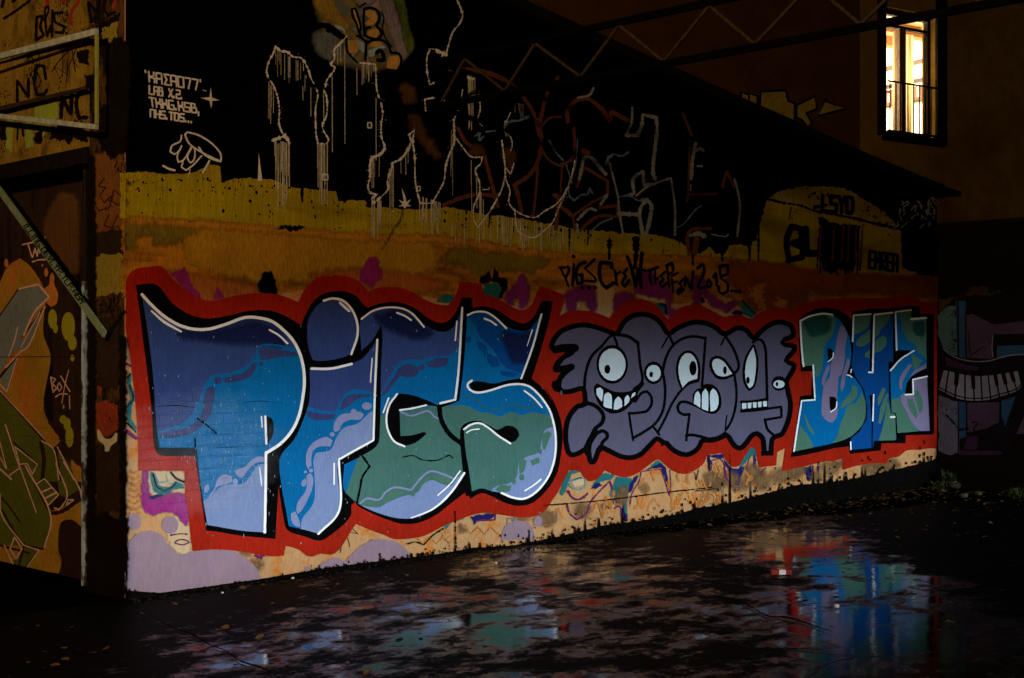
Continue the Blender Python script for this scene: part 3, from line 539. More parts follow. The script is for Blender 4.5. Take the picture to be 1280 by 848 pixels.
# i bands
li = ['C', (-70, 570), (60, 595), (110, 605), (160, 620), (230, 620), (250, 570), (290, 525), (340, 520), (400, 532), (440, 530)]
paint('colour_band', [poly(*li, (440, 1300), (-70, 1300))], BLUE, 10, I_, clip=[letI])
paint('band_line', [[ribbon(smooth(P(*li), False), 2)[0]]], LINB, 11, I_, clip=[letI])
paint('paint_drip', [poly('C', (80, 615), (160, 630), (225, 630), (215, 655), (160, 662), (100, 650)), poly('C', (245, 612), (257, 570), (292, 540), (350, 537), (420, 545), (330, 560), (290, 592), (252, 612))], NAVP, 11, I_, clip=[letI])
paint('colour_band', [poly('D', (60, 720), (60, 680), (68, 635), (120, 560), (127, 460), (120, 360), (132, 325), (200, 310), (225, 260), (260, 210), (330, 185), (395, 130), (450, 130), (450, 800))], LILA, 10, I_, clip=[letI])
paint('paint_drip', [ell('D', 371, 105, 23, 18), ell('D', 309, 131, 14, 13), poly('D', (215, 215), (220, 180), (250, 145), (290, 138), (340, 132), (358, 145), (340, 168), (290, 170), (255, 190), (240, 220), (220, 226)), ell('D', 208, 238, 11, 11), poly('D', (85, 380), (90, 320), (115, 280), (180, 250), (210, 265), (200, 295), (150, 295), (120, 312), (110, 350), (112, 388), (92, 394)), ell('D', 108, 408, 10, 10), ell('D', 82, 415, 7, 6), ell('D', 75, 466, 11, 19, .3), poly('D', (40, 600), (45, 560), (85, 500), (90, 430), (105, 420), (118, 440), (115, 490), (95, 540), (60, 602), (45, 612)), ell('D', 82, 545, 8, 8), poly('D', (15, 640), (15, 610), (35, 600), (55, 650), (58, 676), (30, 666))], LIL2, 11, I_, clip=[letI])
paint('highlight', [stroke('C', [(110, 418), (200, 418), (300, 396)], 12), stroke('C', [(420, 282), (410, 500), (402, 755), (320, 800), (240, 845)], 10), stroke('D', [(240, 365), (239, 600), (143, 706)], 10), stroke('C', [(396, 370), (388, 482)], 6), stroke('D', [(217, 375), (217, 472)], 7), stroke('C', [(168, 98), (210, 88), (258, 98), (300, 140), (325, 200), (327, 260), (298, 350)], 11), stroke('C', [(245, 108), (287, 147)], 12)], WHITE, 13, I_)
# G bands
lg = ['C', (425, 555), (455, 515), (480, 465), (520, 400), (560, 380), (630, 380), (690, 362), (760, 357), (785, 335), (830, 290)]
paint('colour_band', [poly(*lg, (840, 60), (300, 60), (300, 560))], NAVY, 10, G_, clip=[letG])
paint('band_line', [[ribbon(smooth(P(*lg), False), 2)[0]]], LINB, 11, G_, clip=[letG])
paint('paint_drip', [poly('C', (450, 520), (490, 470), (530, 410), (570, 395), (620, 415), (605, 448), (560, 460), (530, 450), (490, 500), (460, 540), (436, 548)), poly('C', (645, 392), (700, 368), (757, 368), (745, 405), (700, 413), (655, 405)), ell('C', 630, 411, 13, 16)], NAVP, 11, G_, clip=[letG])
paint('colour_band', [poly('C', (400, 640), (470, 632), (560, 615), (640, 602), (715, 588), (860, 600), (860, 1200), (200, 1200))], GREE, 10, G_, clip=[letG])
paint('colour_band', [poly('D', (260, 560), (340, 572), (430, 580), (470, 558), (540, 530), (610, 510), (640, 470), (680, 453), (720, 470), (770, 482), (800, 440), (860, 400), (860, 700), (300, 700))], LILA, 11, G_, clip=[letG])
paint('band_line', [stroke('D', [(340, 562), (370, 540), (430, 545), (460, 510), (500, 488), (580, 500), (630, 440), (670, 412), (730, 425), (782, 448)], 9), stroke('D', [(530, 132), (580, 150), (630, 135), (660, 128), (695, 158), (725, 165), (750, 150), (768, 118)], 9)], LIL2, 12, G_, clip=[letG])
paint('paint_drip', [poly('D', (345, 566), (380, 550), (430, 560), (424, 574), (370, 572)), poly('D', (445, 555), (490, 503), (560, 505), (540, 520), (490, 540), (460, 562)), ell('D', 587, 519, 12, 11), poly('D', (600, 497), (640, 450), (662, 428), (668, 445), (640, 470), (612, 505)), poly('D', (678, 428), (740, 435), (772, 457), (755, 475), (710, 458), (682, 450))], GRE2, 13, G_, clip=[letG])
paint('letter_counter', [poly('C', (513, 540), (560, 538), (620, 553), (680, 578), (722, 600), (650, 590), (526, 612), (527, 660), (530, 735), (580, 732), (646, 714), (650, 727), (600, 766), (550, 779), (500, 755), (475, 700), (468, 640), (482, 585)), stroke('C', [(712, 598), (722, 660), (760, 725), (818, 772)], 22), stroke('C', [(818, 750), (832, 900), (845, 1010)], 18), stroke('C', [(823, 120), (812, 420), (798, 570), (715, 592)], 0.1)], BLACK, 12, G_)
paint('highlight', [stroke('C', [(513, 538), (478, 588), (463, 650), (471, 710), (500, 760), (548, 784)], 9), stroke('C', [(474, 556), (448, 625)], 7), stroke('C', [(527, 613), (590, 604), (650, 590)], 8), stroke('C', [(716, 581), (787, 564), (803, 420), (820, 132)], 10), stroke('C', [(795, 195), (787, 285)], 7), stroke('C', [(346, 184), (400, 146), (470, 130), (540, 136), (585, 160), (640, 222)], 9), stroke('C', [(513, 155), (550, 170), (580, 190)], 9), stroke('D', [(830, 420), (760, 520), (680, 590), (580, 631)], 10, taper=(1, 1, .5)), stroke('D', [(810, 410), (765, 470), (705, 525)], 6)], WHITE, 14, G_)
# S bands
ls = ['C', (838, 170), (880, 225), (900, 270), (940, 310), (970, 340), (1005, 400), (1040, 425), (1110, 445)]
paint('colour_band', [poly(*ls, (1250, 300), (1250, 100), (830, 100))], DKBL, 10, Sg, clip=[letS])
paint('band_line', [[ribbon(smooth(P(*ls), False), 2)[0]]], LINB, 11, Sg, clip=[letS])
paint('paint_drip', [poly('C', (890, 285), (920, 300), (938, 325), (932, 345), (925, 372), (917, 340), (895, 320)), poly('C', (935, 342), (985, 368), (1000, 405), (960, 412), (938, 380)), poly('C', (995, 427), (1040, 432), (1085, 440), (1060, 458), (1005, 450)), ell('C', 850, 281, 13, 16)], DKBL, 11, Sg, clip=[letS])
paint('colour_band', [poly('C', (690, 600), (820, 590), (860, 600), (900, 622), (950, 627), (1000, 642), (1050, 622), (1100, 637), (1150, 622), (1200, 632), (1280, 640), (1280, 1100), (690, 1100))], GREE, 10, Sg, clip=[letS], minus=[letG])
paint('band_line', [stroke('C', [(800, 545), (860, 550), (900, 580), (940, 605), (1000, 605), (1040, 585), (1090, 595), (1130, 605), (1178, 578)], 6)], OLV2, 11, Sg, clip=[letS])
paint('colour_band', [poly('D', (960, 500), (985, 480), (1040, 468), (1075, 440), (1087, 370), (1120, 345), (1178, 322), (1195, 260), (1212, 215), (1280, 200), (1280, 600), (960, 600))], LILA, 11, Sg, clip=[letS])
paint('paint_drip', [poly('D', (1198, 305), (1200, 240), (1222, 222), (1240, 233), (1222, 280), (1212, 312)), ell('D', 1187, 318, 9, 13), poly('D', (1090, 425), (1088, 370), (1108, 352), (1123, 362), (1110, 412)), poly('D', (1138, 362), (1180, 345), (1186, 370), (1150, 386)), ell('D', 1100, 440, 13, 15), ell('D', 1063, 460, 10, 13), poly('D', (975, 498), (1000, 477), (1050, 480), (1045, 505), (1000, 511))], GRE2, 12, Sg, clip=[letS])
paint('letter_counter', [poly('C', (856, 490), (880, 478), (920, 480), (970, 488), (1040, 472), (1110, 462), (1108, 488), (1030, 494), (960, 516), (900, 527), (868, 520)), poly('D', (815, 208), (850, 180), (900, 175), (950, 198), (985, 216), (1035, 196), (1078, 213), (1089, 243), (1066, 271), (1038, 274), (992, 245), (945, 205), (905, 186), (862, 193), (828, 217), (834, 300), (850, 400), (866, 510), (845, 512), (828, 400))], BLACK, 12, Sg)
paint('highlight', [stroke('C', [(865, 474), (846, 490), (848, 508), (870, 526), (905, 530), (960, 518), (1030, 496), (1090, 491), (1135, 502), (1180, 540), (1230, 612), (1255, 700), (1260, 790), (1250, 860), (1220, 935), (1165, 1000), (1110, 1030), (1060, 1025), (1005, 1003)], 10), stroke('C', [(845, 166), (880, 152), (930, 152), (975, 178), (1027, 228)], 9), stroke('C', [(924, 182), (955, 195), (980, 213)], 9), stroke('C', [(1150, 235), (1125, 312)], 6, taper=(1, .5)), stroke('C', [(1193, 162), (1150, 320), (1098, 464)], 9), stroke('C', [(1112, 522), (1155, 555), (1195, 600)], 8), stroke('D', [(1115, 503), (1155, 478), (1190, 450)], 7), stroke('D', [(828, 214), (860, 193), (900, 185), (940, 205), (990, 245), (1047, 281)], 9), stroke('D', [(840, 230), (865, 217), (900, 213)], 6)], WHITE, 14, Sg)
for nm, pts in (('crack', [stroke('B', [(430, 225), (432, 268)], 8, rough=.2), stroke('B', [(440, 105), (490, 140), (550, 190)], 9, rough=.25), stroke('B', [(205, 40), (320, 32), (430, 45)], 6, rough=.25, taper=(.3, 1, .4)), stroke('B', [(540, 275), (700, 268), (830, 262)], 2.5, rough=.6), stroke('B', [(680, 20), (790, 8), (930, 18)], 3.5, rough=.3, taper=(.2, 1, .3))]), ('crack', [stroke('D', [(350, 340), (385, 388), (350, 440), (340, 490), (325, 560)], 9, rough=.22), stroke('D', [(540, 345), (590, 338), (630, 357), (700, 360), (760, 335), (775, 348)], 5, rough=.3)])):
    paint(nm, pts, GRIME, 15, wall)

glints = []  # short pale dashes: glints of the relief painted on as colour
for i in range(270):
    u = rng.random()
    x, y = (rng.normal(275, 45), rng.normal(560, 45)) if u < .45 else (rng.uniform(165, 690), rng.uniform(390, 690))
    if 162 < x < 700: glints.append(ell('N', x, y, rng.uniform(.25, .5), rng.uniform(.5, 2.2)*(1.3 if u < .45 else .8), n=6))
paint('painted_glint', glints, pm('glint_paint', lit(150, 170, 200, .8), .3, .1, 1.5), 15, wall, clip=[letP, letI, letG, letS, red])['kind'] = 'stuff'

# ---------------------------------------------------------------- the three purple faces
fs = [poly('G1', (690, 270), (620, 240), (500, 200), (380, 180), (270, 195), (160, 240), (90, 310), (50, 400), (60, 440), (110, 470), (180, 465), (250, 440), (274, 428), (250, 455), (180, 492), (110, 560), (85, 630), (100, 655), (165, 652), (130, 720), (115, 800), 'G2', (110, 60), (112, 105), (150, 165), (230, 160), (335, 130), (347, 238), (290, 250), (230, 310), (185, 400), (170, 520), (175, 600), (200, 690), (240, 720), (300, 710), (372, 670), (390, 760), (420, 790), (455, 775), (490, 700), (505, 650), (570, 685), (680, 735), (770, 745), (860, 715), (940, 640), (1000, 575), (1060, 620), 'G4', (0, 600), (60, 665), (130, 705), (200, 718), (260, 700), (320, 650), (350, 590), (430, 590), (500, 570), (550, 545), (590, 610), (640, 655), (690, 655), (740, 610), (790, 545), (820, 530), (850, 560), (862, 640), (862, 705), (965, 705), (970, 620), (980, 565), (1050, 535), (1100, 450), (1130, 350), (1138, 240), (1120, 150), (1105, 80), 'G3', (1175, 740), (1240, 620), (1245, 570), (1220, 545), (1172, 530), (1230, 470), (1255, 420), (1240, 375), (1135, 362), (1230, 315), (1240, 260), (1210, 190), (1140, 155), (1060, 150), (980, 180), (900, 240), (845, 300), (800, 240), (730, 205), (670, 208), (600, 250), (570, 260), (500, 205), (400, 160), (280, 150), (180, 180), (90, 225), 'G1', (1205, 268), (1150, 180), (1080, 115), (990, 80), (900, 78), (820, 105), (750, 165), (710, 230))]
FC = paint('cartoon_faces', [fs], GREY, 9, wall, label='three purple grey cartoon faces with staring white eyes and bared teeth')
sl = fs[0][0]; t = np.roll(sl, -1, 0)-np.roll(sl, 1, 0); t /= np.maximum(np.hypot(t[:, 0], t[:, 1]), 1e-6)[:, None]
ar = (sl[:, 0]*np.roll(sl[:, 1], -1)-np.roll(sl[:, 0], -1)*sl[:, 1]).sum()
inn = sl+np.stack([-t[:, 1], t[:, 0]], 1)*(3.1 if ar > 0 else -3.1)
lines = [ribbon(inn, 6.4, True)]
for k, pts, wd in [('G1', [(110, 440), (200, 425), (300, 425)], 78), ('G1', [(305, 428), (230, 475), (150, 560), (115, 630)], 46), ('G1', [(115, 632), (200, 622), (268, 605)], 62), ('G1', [(275, 612), (205, 665), (150, 740), (135, 830)], 46),
 ('G2', [(345, 245), (420, 250), (490, 295), (525, 355), (512, 415), (455, 465), (415, 540), (365, 640)], 36), ('G2', [(455, 500), (400, 590), (385, 680)], 58), ('G2', [(460, 510), (520, 487), (560, 512), (555, 550), (518, 585), (500, 660)], 32),
 ('E', [(285, 215), (240, 260), (212, 330), (202, 420), (207, 500)], 15), ('E', [(345, 155), (358, 180), (366, 208)], 13), ('E', [(350, 152), (420, 163), (470, 195)], 17), ('E', [(470, 192), (480, 300), (491, 388), (450, 428)], 14), ('E', [(283, 220), (325, 168), (350, 150)], 13),
 ('E', [(455, 490), (490, 445), (515, 438), (535, 462), (538, 500), (515, 535), (470, 545), (425, 548)], 14), ('E', [(425, 546), (434, 610), (446, 682)], 12), ('E', [(445, 672), (500, 640), (555, 600), (592, 540), (606, 450), (602, 390), (592, 330)], 14),
 ('E', [(592, 345), (610, 270), (642, 212), (690, 176), (745, 163), (808, 172)], 14), ('E', [(808, 168), (800, 280), (790, 415)], 13), ('E', [(622, 150), (648, 205)], 14), ('E', [(590, 218), (618, 168)], 9),
 ('E', [(772, 385), (720, 402), (680, 440), (640, 500), (605, 575), (568, 645)], 13), ('E', [(885, 205), (908, 160)], 9), ('E', [(908, 162), (950, 230), (974, 310), (965, 335), (945, 352)], 14), ('E', [(952, 352), (963, 450), (952, 540), (930, 600), (908, 632)], 13),
 ('G4', [(252, 252), (210, 236), (150, 232), (122, 270), (132, 318), (175, 342), (226, 340)], 26), ('G4', [(226, 340), (207, 480), (197, 570)], 22), ('G4', [(195, 528), (240, 522), (320, 535), (400, 555), (480, 540), (540, 505)], 26), ('G4', [(540, 500), (545, 430), (555, 350)], 13),
 ('E', [(545, 612), (577, 655)], 12), ('E', [(1045, 192), (1065, 178), (1090, 184), (1106, 220), (1111, 300), (1116, 480)], 14), ('E', [(984, 490), (1050, 487), (1116, 475)], 12), ('E', [(986, 538), (1060, 532), (1186, 515), (1188, 566), (1105, 580)], 13), ('E', [(1105, 578), (1118, 628), (1150, 658)], 14), ('E', [(925, 640), (960, 688), (1000, 700)], 1)]:
    lines.append(stroke(k, pts, wd))
shapes = lines+[ell('E', 341, 303, 79, 98), ell('E', 548, 345, 48, 57), stroke('E', [(690, 425), (670, 360), (668, 310), (682, 265), (710, 241), (740, 246), (765, 280), (775, 330), (772, 380), (730, 392)], 15, True), stroke('E', [(835, 300), (845, 275), (870, 268), (900, 283), (938, 335), (948, 350), (905, 370), (870, 366), (845, 338)], 17, True), stroke('E', [(1047, 208), (1064, 270), (1062, 350), (1047, 413), (1027, 430), (1006, 398), (1000, 330), (1012, 270)], 14, True), ell('E', 1176, 398, 38, 37),
 poly('E', (250, 415), (265, 397), (300, 415), (350, 438), (410, 440), (450, 428), (495, 388), (502, 402), (470, 445), (465, 462), (425, 515), (385, 542), (340, 549), (295, 526), (262, 478)), poly('E', (742, 490), (746, 450), (768, 424), (788, 420), (798, 404), (840, 403), (872, 430), (887, 480), (882, 522), (856, 549), (820, 547), (770, 522), (740, 508)), poly('E', (983, 488), (1117, 476), (1119, 520), (985, 541), sm=False)]
paint('face_outline', shapes, BLACK, 10, FC)
for e in [ell('E', 341, 304, 67, 81), ell('E', 548, 346, 36, 41), poly('E', (692, 420), (675, 360), (673, 310), (688, 268), (712, 247), (738, 252), (760, 283), (769, 330), (766, 374), (725, 388)), poly('E', (840, 300), (849, 280), (870, 275), (897, 289), (932, 336), (942, 350), (903, 363), (872, 359), (850, 335)), poly('E', (1046, 218), (1059, 272), (1057, 350), (1043, 410), (1027, 422), (1012, 395), (1006, 330), (1018, 270)), ell('E', 1175, 402, 28, 20)]:
    paint('eye_white', [e], EYEW, 11, FC)
for e in [ell('E', 317, 327, 15, 23), ell('E', 536, 353, 9, 14), ell('E', 745, 322, 18, 36), ell('E', 905, 332, 9, 20), ell('E', 1020, 382, 9, 18), ell('E', 1165, 402, 6, 11)]:
    paint('pupil', [e], BLACK, 12, FC)
for tt in [poly('E', (262, 425), (280, 418), (294, 430), (290, 490), (265, 457)), poly('E', (297, 510), (303, 455), (320, 442), (336, 455), (340, 525), (310, 518)), poly('E', (348, 527), (355, 480), (372, 463), (388, 480), (391, 515), (365, 529)), poly('E', (402, 512), (405, 470), (418, 455), (428, 470), (425, 490)), poly('E', (435, 472), (443, 448), (458, 441), (456, 455)),
 poly('G4', (262, 245), (275, 160), (298, 135), (317, 160), (320, 284), (298, 266)), poly('G4', (333, 287), (341, 150), (365, 111), (388, 150), (390, 312), (360, 302)), poly('G4', (410, 312), (411, 140), (435, 112), (470, 150), (482, 230), (465, 290), (430, 314))]+[poly('E', *q, sm=False) for q in [[(990, 498), (1012, 496), (1012, 524), (990, 526)], [(1018, 496), (1038, 494), (1036, 522), (1020, 523)], [(1044, 493), (1063, 492), (1062, 519), (1045, 520)], [(1069, 491), (1088, 489), (1087, 516), (1071, 517)], [(1094, 488), (1114, 486), (1115, 512), (1096, 514)]]]:
    paint('tooth', [tt], EYEW, 11, FC)

# ---------------------------------------------------------------- B H Z
sil = [poly('H1', (85, 172), (140, 120), (220, 80), (320, 64), (420, 80), (490, 120), (532, 168), (540, 98), (700, 75), (900, 68), (1040, 48), (1112, 55), (1112, 118), (1228, 115), 'H2', (1232, 500), (1225, 528), (1100, 532), (992, 535), (990, 602), (787, 602), (782, 662), (520, 692), (512, 628), (400, 642), (250, 677), (110, 707), (22, 717), (60, 560), (100, 205), (195, 195), (205, 0), 'H1', (197, 602), (108, 604), (95, 400), sm=False)]
paint('letter_outline', [sil[0]] if isinstance(sil[0], list) else sil, BLACK, 8, wall, label='black outline round the three letters at the right end')
letB = [poly('H1', (105, 177), (180, 137), (280, 118), (370, 125), (425, 160), (470, 220), (510, 300), (531, 400), (528, 520), (498, 625), (560, 660), (600, 715), 'H2', (610, 120), (645, 220), (655, 330), (635, 430), (580, 500), (520, 550), (400, 595), (200, 640), (50, 672), (120, 248), (230, 236), (215, 0), 'H1', (212, 550), (130, 560))]
letH = [poly('H1', (550, 130), (695, 120), (687, 610), (718, 610), (729, 125), (885, 108), (885, 520), (846, 520), 'H2', (850, 200), (865, 348), (903, 356), (910, 575), (724, 582), (715, 640), (530, 657), (530, 560), (600, 505), (662, 400), (668, 300), (640, 150), (570, 40), 'H1', (535, 560), (552, 400), (545, 350), sm=False)]
letZ = [poly('H1', (905, 100), (1035, 84), (1040, 162), (1165, 150), (1167, 575), (1100, 605), (1040, 645), (1000, 700), 'H2', (985, 185), (1052, 190), (1056, 68), (1170, 38), (1193, 497), (1100, 500), (922, 516), (912, 350), (872, 342), (865, 100), 'H1', (862, 600), (960, 495), (1062, 428), (912, 422), sm=False)]
B_ = paint('graffiti_letter', [letB], BLUE, 9, wall, label='letter B near the right end of the wall')
H_ = paint('graffiti_letter', [letH], DKBL, 9, wall, minus=[letB], label='letter H near the right end of the wall')
Z_ = paint('graffiti_letter', [letZ], BLUE, 9, wall, label='letter Z at the right end of the wall')
paint('colour_band', [poly('H1', (95, 177), (280, 108), (370, 115), (402, 180), (390, 250), (370, 310), (312, 380), (302, 450), (290, 550), (262, 650), (235, 640), (200, 550), (120, 570)), poly('H2', (620, 170), (675, 330), (640, 440), (580, 510), (520, 560), (365, 615), (420, 530), (440, 450), (480, 350), (500, 290), (570, 258), (608, 200)), poly('H2', (540, 112), (578, 125), (582, 200), (540, 252), (490, 282), (445, 312), (450, 270), (490, 220), (530, 170)), poly('H2', (105, 450), (200, 590), (212, 645), (40, 685)), poly('H2', (140, 345), (180, 440), (222, 512), (210, 530), (170, 480), (145, 400))], GRE2, 10, B_, clip=[letB])
paint('colour_band', [poly('H1', (440, 220), (470, 222), (496, 290), (482, 400), (472, 540), (440, 640), 'H2', (425, 40), (415, 200), (410, 380), (372, 427), (340, 420), (290, 370), (284, 250), (310, 100), 'H1', (350, 650), (362, 540), (390, 470), (402, 390), (420, 290)), poly('H1', (498, 490), (520, 500), (515, 560), (480, 660), 'H2', (475, 110), (455, 166), (443, 150), (450, 60), 'H1', (480, 560)), poly('H1', (342, 540), (352, 560), (320, 660), (298, 735), (284, 700), (300, 620))], MAUV, 11, B_, clip=[letB])
paint('letter_counter', [poly('H1', (332, 408), (365, 415), (385, 450), (375, 490), (338, 520)), poly('H2', (350, 210), (385, 210), (412, 240), (406, 300), (362, 337), (352, 300))], BLACK, 12, B_)
paint('highlight', [stroke('H1', [(375, 127), (330, 118), (280, 118), (180, 140), (103, 178), (115, 400), (130, 560)], 15), stroke('H1', [(212, 550), (222, 745), (228, 830)], 13), stroke('H2', [(228, 236), (116, 244), (85, 440), (50, 670)], 13), stroke('H1', [(382, 445), (378, 485), (338, 521)], 9), stroke('H2', [(412, 250), (404, 305), (360, 338)], 9), stroke('H2', [(498, 26), (520, 30), (537, 46)], 10)], WHITE, 14, B_)
paint('colour_band', [poly('H1', (540, 120), (700, 110), (693, 190), (640, 262), (590, 280), (550, 300)), poly('H1', (722, 110), (880, 95), (840, 190), (790, 240), (760, 300), (722, 325)), poly('H1', (577, 350), (640, 285), (700, 240), (695, 355), (610, 396), (575, 380)), poly('H1', (735, 350), (800, 298), (832, 320), (825, 380), (780, 430), (730, 448)), poly('H1', (650, 450), (690, 420), (688, 492), (650, 482)), poly('H2', (915, 580), (762, 585), (800, 450), (840, 230), (870, 340), (908, 360)), poly('H2', (755, 230), (800, 130), (822, 145), (800, 220), (760, 290)), poly('H2', (760, 430), (780, 300), (830, 178), (847, 190), (830, 270), (800, 380), (778, 440))], GRE2, 10, H_, clip=[letH])
paint('letter_counter', [poly('H2', (688, 200), (724, 190), (716, 420), (713, 642), (704, 642), (705, 410), sm=False)], BLACK, 12, H_)
paint('highlight', [stroke('H1', [(545, 352), (552, 130), (697, 120)], 13, sm=False), stroke('H1', [(680, 610), (714, 612), (726, 125), (880, 108)], 14, sm=False), stroke('H2', [(722, 192), (715, 412)], 11), stroke('H2', [(528, 590), (530, 655)], 11), stroke('H2', [(865, 381), (897, 381)], 16), stroke('H1', [(530, 612), (534, 585)], 10)], WHITE, 14, H_)
paint('colour_band', [poly('H1', (915, 90), (1045, 75), (1045, 155), (1175, 140), (1175, 505), (1090, 430), (1060, 370), (1010, 340), (970, 270), (950, 190)), poly('H2', (862, 230), (940, 218), (970, 300), (1010, 360), (1050, 440), (1105, 510), (915, 525), (905, 350), (862, 340)), poly('H1', (1040, 450), (1130, 510), (1100, 560), (1060, 590), (1045, 520))], GRE2, 10, Z_, clip=[letZ])
paint('colour_band', [poly('H2', (945, 200), (985, 178), (1045, 190), (1050, 60), (1180, 30), (1195, 505), (1110, 495), (1040, 420), (1000, 340), (960, 270)), poly('H1', (960, 622), (1020, 540), (1046, 550), (1000, 620), (962, 700), 'H2', (960, 150), (940, 150), (940, 60)), poly('H1', (1170, 530), (1170, 590), (1090, 610), (1020, 665), (1000, 700), (1060, 600), (1130, 560))], MAUV, 11, Z_, clip=[letZ])
paint('paint_drip', [poly('H2', (1000, 232), (1048, 220), (1092, 370), (1076, 397), (1020, 310)), poly('H2', (1062, 155), (1100, 160), (1132, 240), (1130, 330), (1110, 352), (1075, 240))], GRE2, 12, Z_, clip=[letZ])
paint('highlight', [stroke('H1', [(1037, 86), (905, 102), (915, 422)], 14, sm=False), stroke('H1', [(1038, 163), (1163, 152)], 18), stroke('H1', [(862, 598), (950, 500), (1062, 428)], 13), stroke('H1', [(1172, 645), (1052, 672), (1056, 795), (988, 800)], 13, sm=False)], WHITE, 14, Z_)

# sprayed shading inside the fills
for par, mt, shp, fe in ((P_, pm('midnight_paint', lit(24, 34, 84), .42, .15), [poly('A', (330, 400), (600, 390), (760, 350), (880, 400), (940, 460), (800, 440), (600, 430))], 13), (G_, pm('midnight_paint', lit(24, 34, 84)), [poly('C', (420, 170), (520, 160), (600, 210), (680, 260), (600, 260), (480, 220))], 11),
                         (Sg, pm('midnight_paint', lit(24, 34, 84)), [poly('C', (1010, 250), (1100, 270), (1150, 250), (1110, 380), (1060, 380))], 9), (B_, pm('bottle_green_paint', lit(30, 78, 72), .45, .15), [poly('H1', (140, 190), (280, 145), (350, 170), (330, 260), (200, 300))], 6), (Z_, pm('bottle_green_paint', lit(30, 78, 72)), [poly('H1', (1060, 200), (1140, 190), (1140, 300), (1080, 280))], 4)):
    spray('spray_shade', shp, soften(mt), 10.5, par, fe)

# ---------------------------------------------------------------- tags and drips above the mural
# marker sentence
wr = [('T1', [(60, 220), (135, 215), (130, 250), (105, 300)], 16), ('T1', [(65, 225), (110, 320), (125, 368)], 14), ('T1', [(172, 190), (160, 370)], 16), ('T1', [(265, 175), (210, 200), (190, 280), (200, 350), (235, 340), (240, 270), (215, 280)], 18), ('T1', [(340, 150), (260, 225), (345, 310), (345, 330), (245, 325)], 15),
 ('T1', [(475, 225), (475, 182), (385, 180), (375, 250), (390, 330), (430, 385), (490, 340)], 24), ('T1', [(500, 240), (515, 358)], 17), ('T1', [(508, 280), (545, 250)], 13), ('T1', [(600, 225), (565, 265), (590, 285), (555, 340), (575, 375), (618, 315)], 17), ('T1', [(600, 130), (640, 250), (665, 375), (690, 230), (710, 380), (705, 230), (718, 100)], 24),
 ('T1', [(725, 240), (760, 245), (845, 215)], 18), ('T1', [(785, 235), (780, 300), (795, 355)], 18), ('T1', [(820, 240), (825, 355)], 13), ('T1', [(828, 312), (852, 298)], 11), ('T1', [(905, 250), (865, 290), (890, 310), (860, 345), (880, 382), (915, 340)], 15), ('T1', [(912, 205), (960, 182), (966, 240)], 18), ('T1', [(915, 200), (935, 372)], 16), ('T1', [(930, 272), (962, 255)], 12),
 ('T1', [(955, 310), (965, 412)], 14), ('T1', [(950, 290), (1002, 260)], 13), ('T1', [(962, 342), (995, 328)], 11), ('T1', [(1050, 310), (1010, 350), (1040, 370), (1000, 410), (1005, 435), (1055, 390)], 15), ('T1', [(1060, 362), (1066, 290), (1112, 400), (1126, 250)], 16), ('T1', [(1160, 225), (1200, 190), (1216, 235), (1165, 370), (1178, 385), (1235, 370)], 19),
 ('T2', [(165, 315), (150, 350), (165, 382), (183, 350), (167, 315)], 15), ('T2', [(200, 300), (222, 262), (226, 362)], 18), ('T2', [(250, 210), (312, 198), (316, 270), (258, 292), (250, 210)], 18), ('T2', [(255, 300), (318, 350), (310, 410), (270, 430), (242, 405), (246, 370)], 17)]
paint('graffiti_tag', [stroke(k, p, wd, rough=.12) for k, p, wd in wr]+[ell(k, x, y, r, r, n=9) for k, x, y, r in [('T1', 170, 130, 16), ('T1', 240, 380, 17), ('T1', 292, 380, 17), ('T1', 342, 380, 14), ('T2', 348, 405, 12), ('T2', 380, 410, 13), ('T2', 410, 410, 14)]], TAGB, 15, wall, label='blue black marker line PIGS CREW TREFFEN 2018 above the purple faces')

